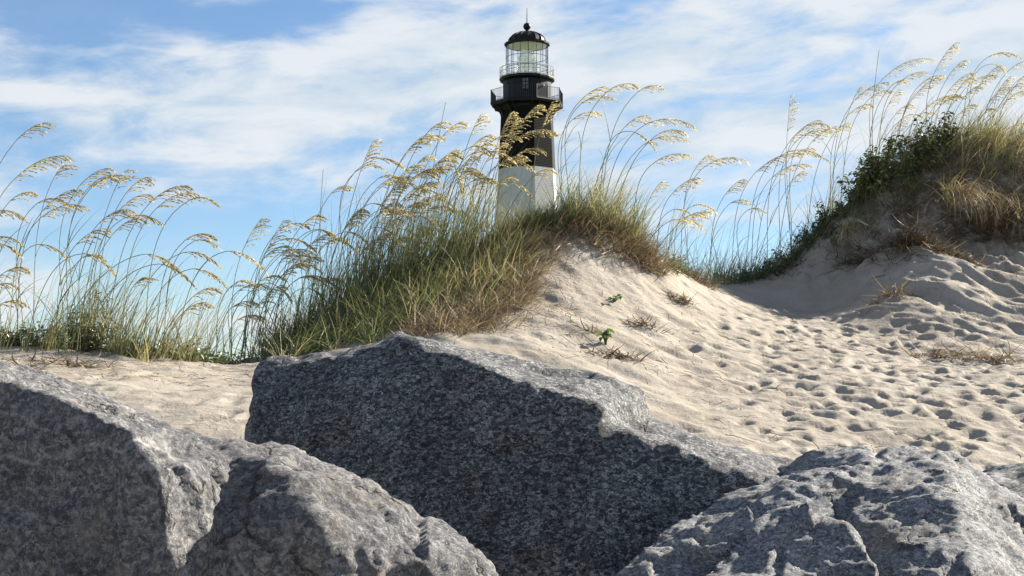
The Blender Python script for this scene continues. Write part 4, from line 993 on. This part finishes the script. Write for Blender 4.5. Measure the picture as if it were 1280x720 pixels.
hanging(1277, 262, 16.3, 110, 0.06, 0.3, 0.65, 'brown grass tuft hanging at right edge under the olive crest', 0.5)
hanging(1052, 288, 16.6, 90, 0.05, 0.2, 0.5, 'thin pale dead grass tuft drooping over the shaded sand left of the leafy bush', 0.7)

def tangle(px, py, Yd, n, rx, ry, rz, label, tm, lmax=0.35, cat='roots', name='root_tangle', wid=0.010):
    p0 = W(px, py, Yd); x0, y0 = p0[0], Yd
    a = np.clip(rng.normal(0, 0.5, n), -1, 1) * rx; b = np.clip(rng.normal(0, 0.5, n), -1, 1) * ry
    x = x0 + a; y = y0 + b; B = np.stack([x, y, hgt(x, y) + np.abs(rng.normal(0, rz, n)) * np.exp(-(a / rx) ** 2 - (b / ry) ** 2)], -1)
    V, Fq, c = blades(B, rng.uniform(0.08, lmax, n), rng.uniform(-3.2, 3.2, n), rng.uniform(0.95, 1.75, n), rng.uniform(-0.5, 0.9, n), rng.uniform(wid * .5, wid * 1.4, n), 6, 1.0)
    o = mesh_obj(name, V, Fq, M['straw'], None, tint=np.repeat(np.clip(rng.normal(tm, 0.22, n), 0, 1), c), origin=(x0, y0, float(hgt(x0, y0)))); return tag(o, label, cat)
tangle(1150, 322, 15.5, 1500, 0.48, 0.4, 0.13, 'dark tangle of dead roots and stems below the hanging tuft on the right dune', 0.2, 0.3, wid=0.013)
tangle(1240, 275, 16.5, 1000, 0.5, 0.3, 0.12, 'dark brown mat of dead stems on the scarp below the olive crest', 0.2, 0.35, 'dead grass', 'dead_grass_mat', 0.011)
tangle(1075, 302, 16.3, 420, 0.3, 0.25, 0.05, 'dark dead stems under the lower edge of the leafy bush', 0.2)
tangle(1205, 325, 15.4, 260, 0.28, 0.25, 0.05, 'brown root mat spreading right of the hanging tuft onto sunlit sand', 0.35)
tangle(1115, 372, 14.3, 200, 0.26, 0.2, 0.03, 'thin scatter of dry roots on the shaded toe of the right dune', 0.35)
tangle(1180, 440, 12.0, 190, 0.30, 0.2, 0.025, 'dry stems matted on the small sand hump right of the path', 0.35)
tangle(1245, 452, 11.8, 150, 0.22, 0.16, 0.02, 'olive stems and roots at right edge of the small sand hump', 0.45)
tangle(806, 408, 11.2, 130, 0.14, 0.10, 0.025, 'dark clump of dead roots half buried in the sunlit slope of the middle dune', 0.22, 0.16, 'debris', 'wrack_clump')
tangle(852, 384, 12.6, 110, 0.13, 0.10, 0.02, 'brown root clump high on the slope near the gap', 0.25, 0.16, 'debris', 'wrack_clump')
tangle(738, 416, 10.5, 70, 0.09, 0.07, 0.02, 'small curled root clump just above left of the green seedling', 0.25, 0.14, 'debris', 'wrack_clump')
tangle(772, 446, 9.9, 130, 0.20, 0.08, 0.015, 'dark strip of buried stems just below right of the green seedling', 0.2, 0.18, 'debris', 'wrack_clump')
tangle(90, 452, 9.9, 160, 0.30, 0.12, 0.015, 'brown litter of dead stems on shaded sand of the left dune', 0.25, 0.2, 'debris', 'wrack_clump')
tangle(25, 456, 9.6, 90, 0.16, 0.1, 0.02, 'dark dead stem clump on left dune sand at left edge', 0.15, 0.18, 'debris', 'wrack_clump')

# dry litter lying all over the slopes
def litter(label, spec):
    Vs = []
    for (x0, x1, y0, y1, n, fl) in spec:
        px = rng.uniform(x0, x1, n); Yd = rng.uniform(y0, y1, n); x = (px - 640) / F * Yd
        ln = rng.uniform(0.03, 0.06, n) + 0.12 * rng.random(n) ** 3; a = rng.normal(fl, 0.8, n)
        s = np.linspace(0, 1, 5)
        X_ = x[:, None] + np.cos(a)[:, None] * ln[:, None] * s; Y2 = Yd[:, None] + np.sin(a)[:, None] * ln[:, None] * s + 0.4 * ln[:, None] * np.sin(s * 3 + px[:, None])
        Z2 = hgt(X_, Y2) + 0.007 + 0.012 * rng.random((n, 1)) * np.sin(s * math.pi)
        Pm = np.stack([X_, Y2, Z2], -1); sd = np.stack([-np.sin(a), np.cos(a), 0.6 * np.ones(n)], -1) * rng.uniform(0.0008, 0.0026, n)[:, None]
        V = np.stack([Pm - sd[:, None], Pm + sd[:, None]], 2).reshape(n, -1, 3)
        q = np.array([[2 * i, 2 * i + 1, 2 * i + 3, 2 * i + 2] for i in range(4)]); Fq = (np.arange(n)[:, None, None] * 10 + q[None]).reshape(-1, 4)
        Vs.append((V.reshape(-1, 3), Fq, np.repeat(np.clip(rng.normal(0.35, 0.25, n), 0, 1), 10)))
    V, Fq, T = join(Vs); o = mesh_obj('dry_litter', V, Fq, M['straw'], None, tint=T, origin=V.mean(0)); tag(o, label, 'dry grass litter', kind='stuff')
litter('dry stems and straw scattered over the sunlit slope of the middle dune', [(640, 880, 9.5, 12.6, 260, -0.9), (650, 720, 10.5, 12.4, 200, -0.9), (700, 1000, 8.4, 10.5, 50, -0.6)])
litter('dry stems and roots scattered over the face of the right dune', [(1060, 1290, 12.0, 15.8, 420, -1.0), (1180, 1300, 14.5, 16.4, 220, -1.4), (880, 1280, 7.4, 12.5, 190, -0.5)])
litter('dry stems scattered over the sand of the left dune', [(-20, 330, 8.8, 10.9, 260, -0.3)])

# ---- leafy plants ----------------------------------------------------------------
def shrub(spec, label, size, mat, tm, ts, name='shrub', cat='shrub', stems=40, asp=0.55, kind=None, up=0.5):
    """spec: list of (px, dY, rx, ry, height, n leaves)"""
    px0, d0 = spec[0][0], spec[0][1]; Y0 = float(cY(px0)) + d0; x0 = (px0 - 640) / F * Y0
    root = empty(name, (x0, Y0, float(hgt(x0, Y0)))); tag(root, label, cat, kind=kind)
    C_ = []; sv = []
    for (px, dY, rx, ry, h, n) in spec:
        Yd = float(cY(px)) + dY; xc = (px - 640) / F * Yd
        ns = max(5, n // 26)                                   # leaves sit along real stems, so the outline is ragged
        a = rng.uniform(0, 2 * math.pi, ns); q = np.sqrt(rng.random(ns))
        bx = xc + rx * q * np.cos(a); by = Yd + ry * q * np.sin(a); bz = hgt(bx, by)
        hh = h * (1 - 0.55 * q ** 2) * rng.uniform(0.55, 1.15, ns)
        tip = np.stack([bx + rng.normal(0.05, 0.10, ns), by + rng.normal(0, 0.08, ns), bz + hh], -1); bs = np.stack([bx, by, bz - 0.03], -1)
        per = n // ns
        for i in range(ns):
            t = rng.uniform(0.25, 1.0, per)[:, None]
            C_.append(bs[i] * (1 - t) + tip[i] * t + rng.normal(0, 0.025, (per, 3)))
            sv.append((bs[i], tip[i]))
    C_ = np.concatenate(C_)
    V, Fq = leaves(C_, rng.uniform(size * 0.4, size * 1.35, len(C_)), asp, up)
    mesh_obj('foliage', V, Fq, mat, root, tint=np.repeat(np.clip(rng.normal(tm, ts, len(C_)), 0, 1), 6))
    st = MB()
    for b_, t_ in sv: st.tube([b_, (b_ + t_) / 2 + rng.normal(0, 0.015, 3), t_], 0.006, 0.0035, 3)
    rn_ = []
    for (px, dY, *_r) in sorted(spec):                    # runners along the sand join the stems
        Yd = float(cY(px)) + dY; x = (px - 640) / F * Yd; rn_.append(np.array([x, Yd, float(hgt(x, Yd)) + 0.01]))
    for a_, b_ in zip(rn_[:-1], rn_[1:]):
        q_ = [a_ + (b_ - a_) * t for t in np.linspace(0, 1, 9)]
        for v in q_: v[2] = float(hgt(v[0], v[1])) + 0.012
        st.tube(q_, 0.006, 0.005, 4)
    for b_, t_ in sv:
        k = min(range(len(rn_)), key=lambda i: np.linalg.norm(rn_[i][:2] - b_[:2])); q_ = [rn_[k] + (b_ - rn_[k]) * t for t in np.linspace(0, 1, 4)]
        for v in q_: v[2] = float(hgt(v[0], v[1])) + 0.008
        st.tube(q_, 0.005, 0.004, 3)
    st.build('branches', M['twig'], root)
    return root
shrub([(1118, -0.35, 0.34, 0.3, 0.52, 800), (1082, -0.40, 0.22, 0.35, 0.60, 720), (1150, -0.3, 0.24, 0.25, 0.40, 380)], 'broad leafy green bush on the left shoulder of the right dune', 0.068, M['leaf'], 0.78, 0.28)
shrub([(1178, -0.15, 0.2, 0.2, 0.42, 600)], 'small dark bush at the dune top between the leafy bush and the olive grass', 0.055, M['leaf'], 0.3, 0.25)
shrub([(1010, -0.35, 0.38, 0.4, 0.24, 900), (965, -0.25, 0.34, 0.35, 0.22, 620), (1042, -0.45, 0.20, 0.4, 0.24, 450), (930, -0.15, 0.2, 0.3, 0.16, 220)], 'dark low bush bank climbing from the gap up the right dune', 0.048, M['leaf'], 0.45, 0.3)
shrub([(835, -0.15, 0.22, 0.18, 0.12, 200)], 'little green plants on the crest beside the tuft at the gap', 0.05, M['leaf'], 0.8, 0.2, 'dune_plant', 'plant')
shrub([(100, -0.1, 1.0, 0.25, 0.18, 1200), (200, -0.05, 0.5, 0.2, 0.14, 800), (10, -0.1, 0.6, 0.2, 0.14, 700), (265, 0, 0.4, 0.2, 0.10, 500), (-60, 0, 0.5, 0.2, 0.16, 300)], 'low green leafy ground cover along the crest of the left dune', 0.038, M['leaf'], 0.85, 0.25, 'ground_cover', 'ground cover', kind='stuff')
shrub([(120, 0.0, 0.3, 0.2, 0.42, 500), (75, 0.0, 0.2, 0.15, 0.3, 250)], 'taller feathery green weed amid grass on the left dune', 0.045, M['leaf'], 0.8, 0.2, 'dune_weed', 'plant', asp=0.3)

def seedling(px, py, Yd, n, h, size, label, spread=0.03):
    p0 = W(px, py, Yd); z = float(hgt(p0[0], Yd)); root = empty('seedling', (p0[0], Yd, z)); tag(root, label, 'seedling')
    b = np.array([p0[0], Yd, z]); st = MB(); Cs = []
    for i in range(n):
        a = i * 2.4; t = b + np.array([math.cos(a) * spread * (0.4 + 0.6 * rng.random()), math.sin(a) * spread, h * (0.45 + 0.55 * (i + 1) / n)])
        st.tube([b - (0, 0, 0.02), (b + t) / 2 + (0, 0, 0.01), t], 0.003, 0.0018, 4); Cs.append(t)
    V, Fq = leaves(np.array(Cs), rng.uniform(size * 0.8, size * 1.25, n), 0.75, 0.6, droop=0.4)
    mesh_obj('leaves', V, Fq, M['bright_leaf'], root, tint=np.repeat(rng.random(n), 6)); st.build('stem', M['bright_leaf'], root)
def slope_Y(px, py, y0=8.5, y1=14):
    ys = np.linspace(y0, y1, 500); xs = (px - 640) / F * ys; zz = hgt(xs, ys); t = np.array([W(px, py, y)[2] for y in ys])
    k = np.where(zz > t)[0]; return float(ys[k[0]]) if len(k) else 11.0
seedling(757, 431, slope_Y(757, 431), 12, 0.105, 0.055, 'bright green seedling casting a shadow, standing lower on the bare sandy slope', 0.035)
seedling(768, 377, slope_Y(768, 377), 9, 0.05, 0.05, 'flat green seedling growing higher on the sandy slope', 0.06)

def stick(pts, r0, r1, label, mat):
    Q_ = []
    for px, py in pts:
        y = slope_Y(px, py, 8.5, 17.5); p = W(px, py, y); p[2] = float(hgt(p[0], y)) + 0.03; Q_.append(p)
    mb = MB(); mb.tube(Q_, r0, r1, 6); o = mb.build('stick', mat, None, origin=Q_[0]); tag(o, label, 'stick')
stick([(1070, 281), (1078, 285), (1087, 290)], 0.012, 0.009, 'pale straight stick lying beside the dark bush bank on the right dune', M['pale_twig'])
stick([(743, 312), (747, 302), (754, 292)], 0.010, 0.005, 'pale stick caught in the dead skirt of the round tussock', M['pale_twig'])
stick([(752, 322), (765, 317), (769, 311)], 0.008, 0.004, 'pale forked twig just below the round tussock', M['pale_twig'])
stick([(694, 318), (702, 310)], 0.009, 0.006, 'short pale stick on sand left of the round tussock', M['pale_twig'])
stick([(1068, 392), (1095, 386), (1120, 390)], 0.010, 0.006, 'long bare root lying across the shadow edge at foot of right dune', M['pale_twig'])
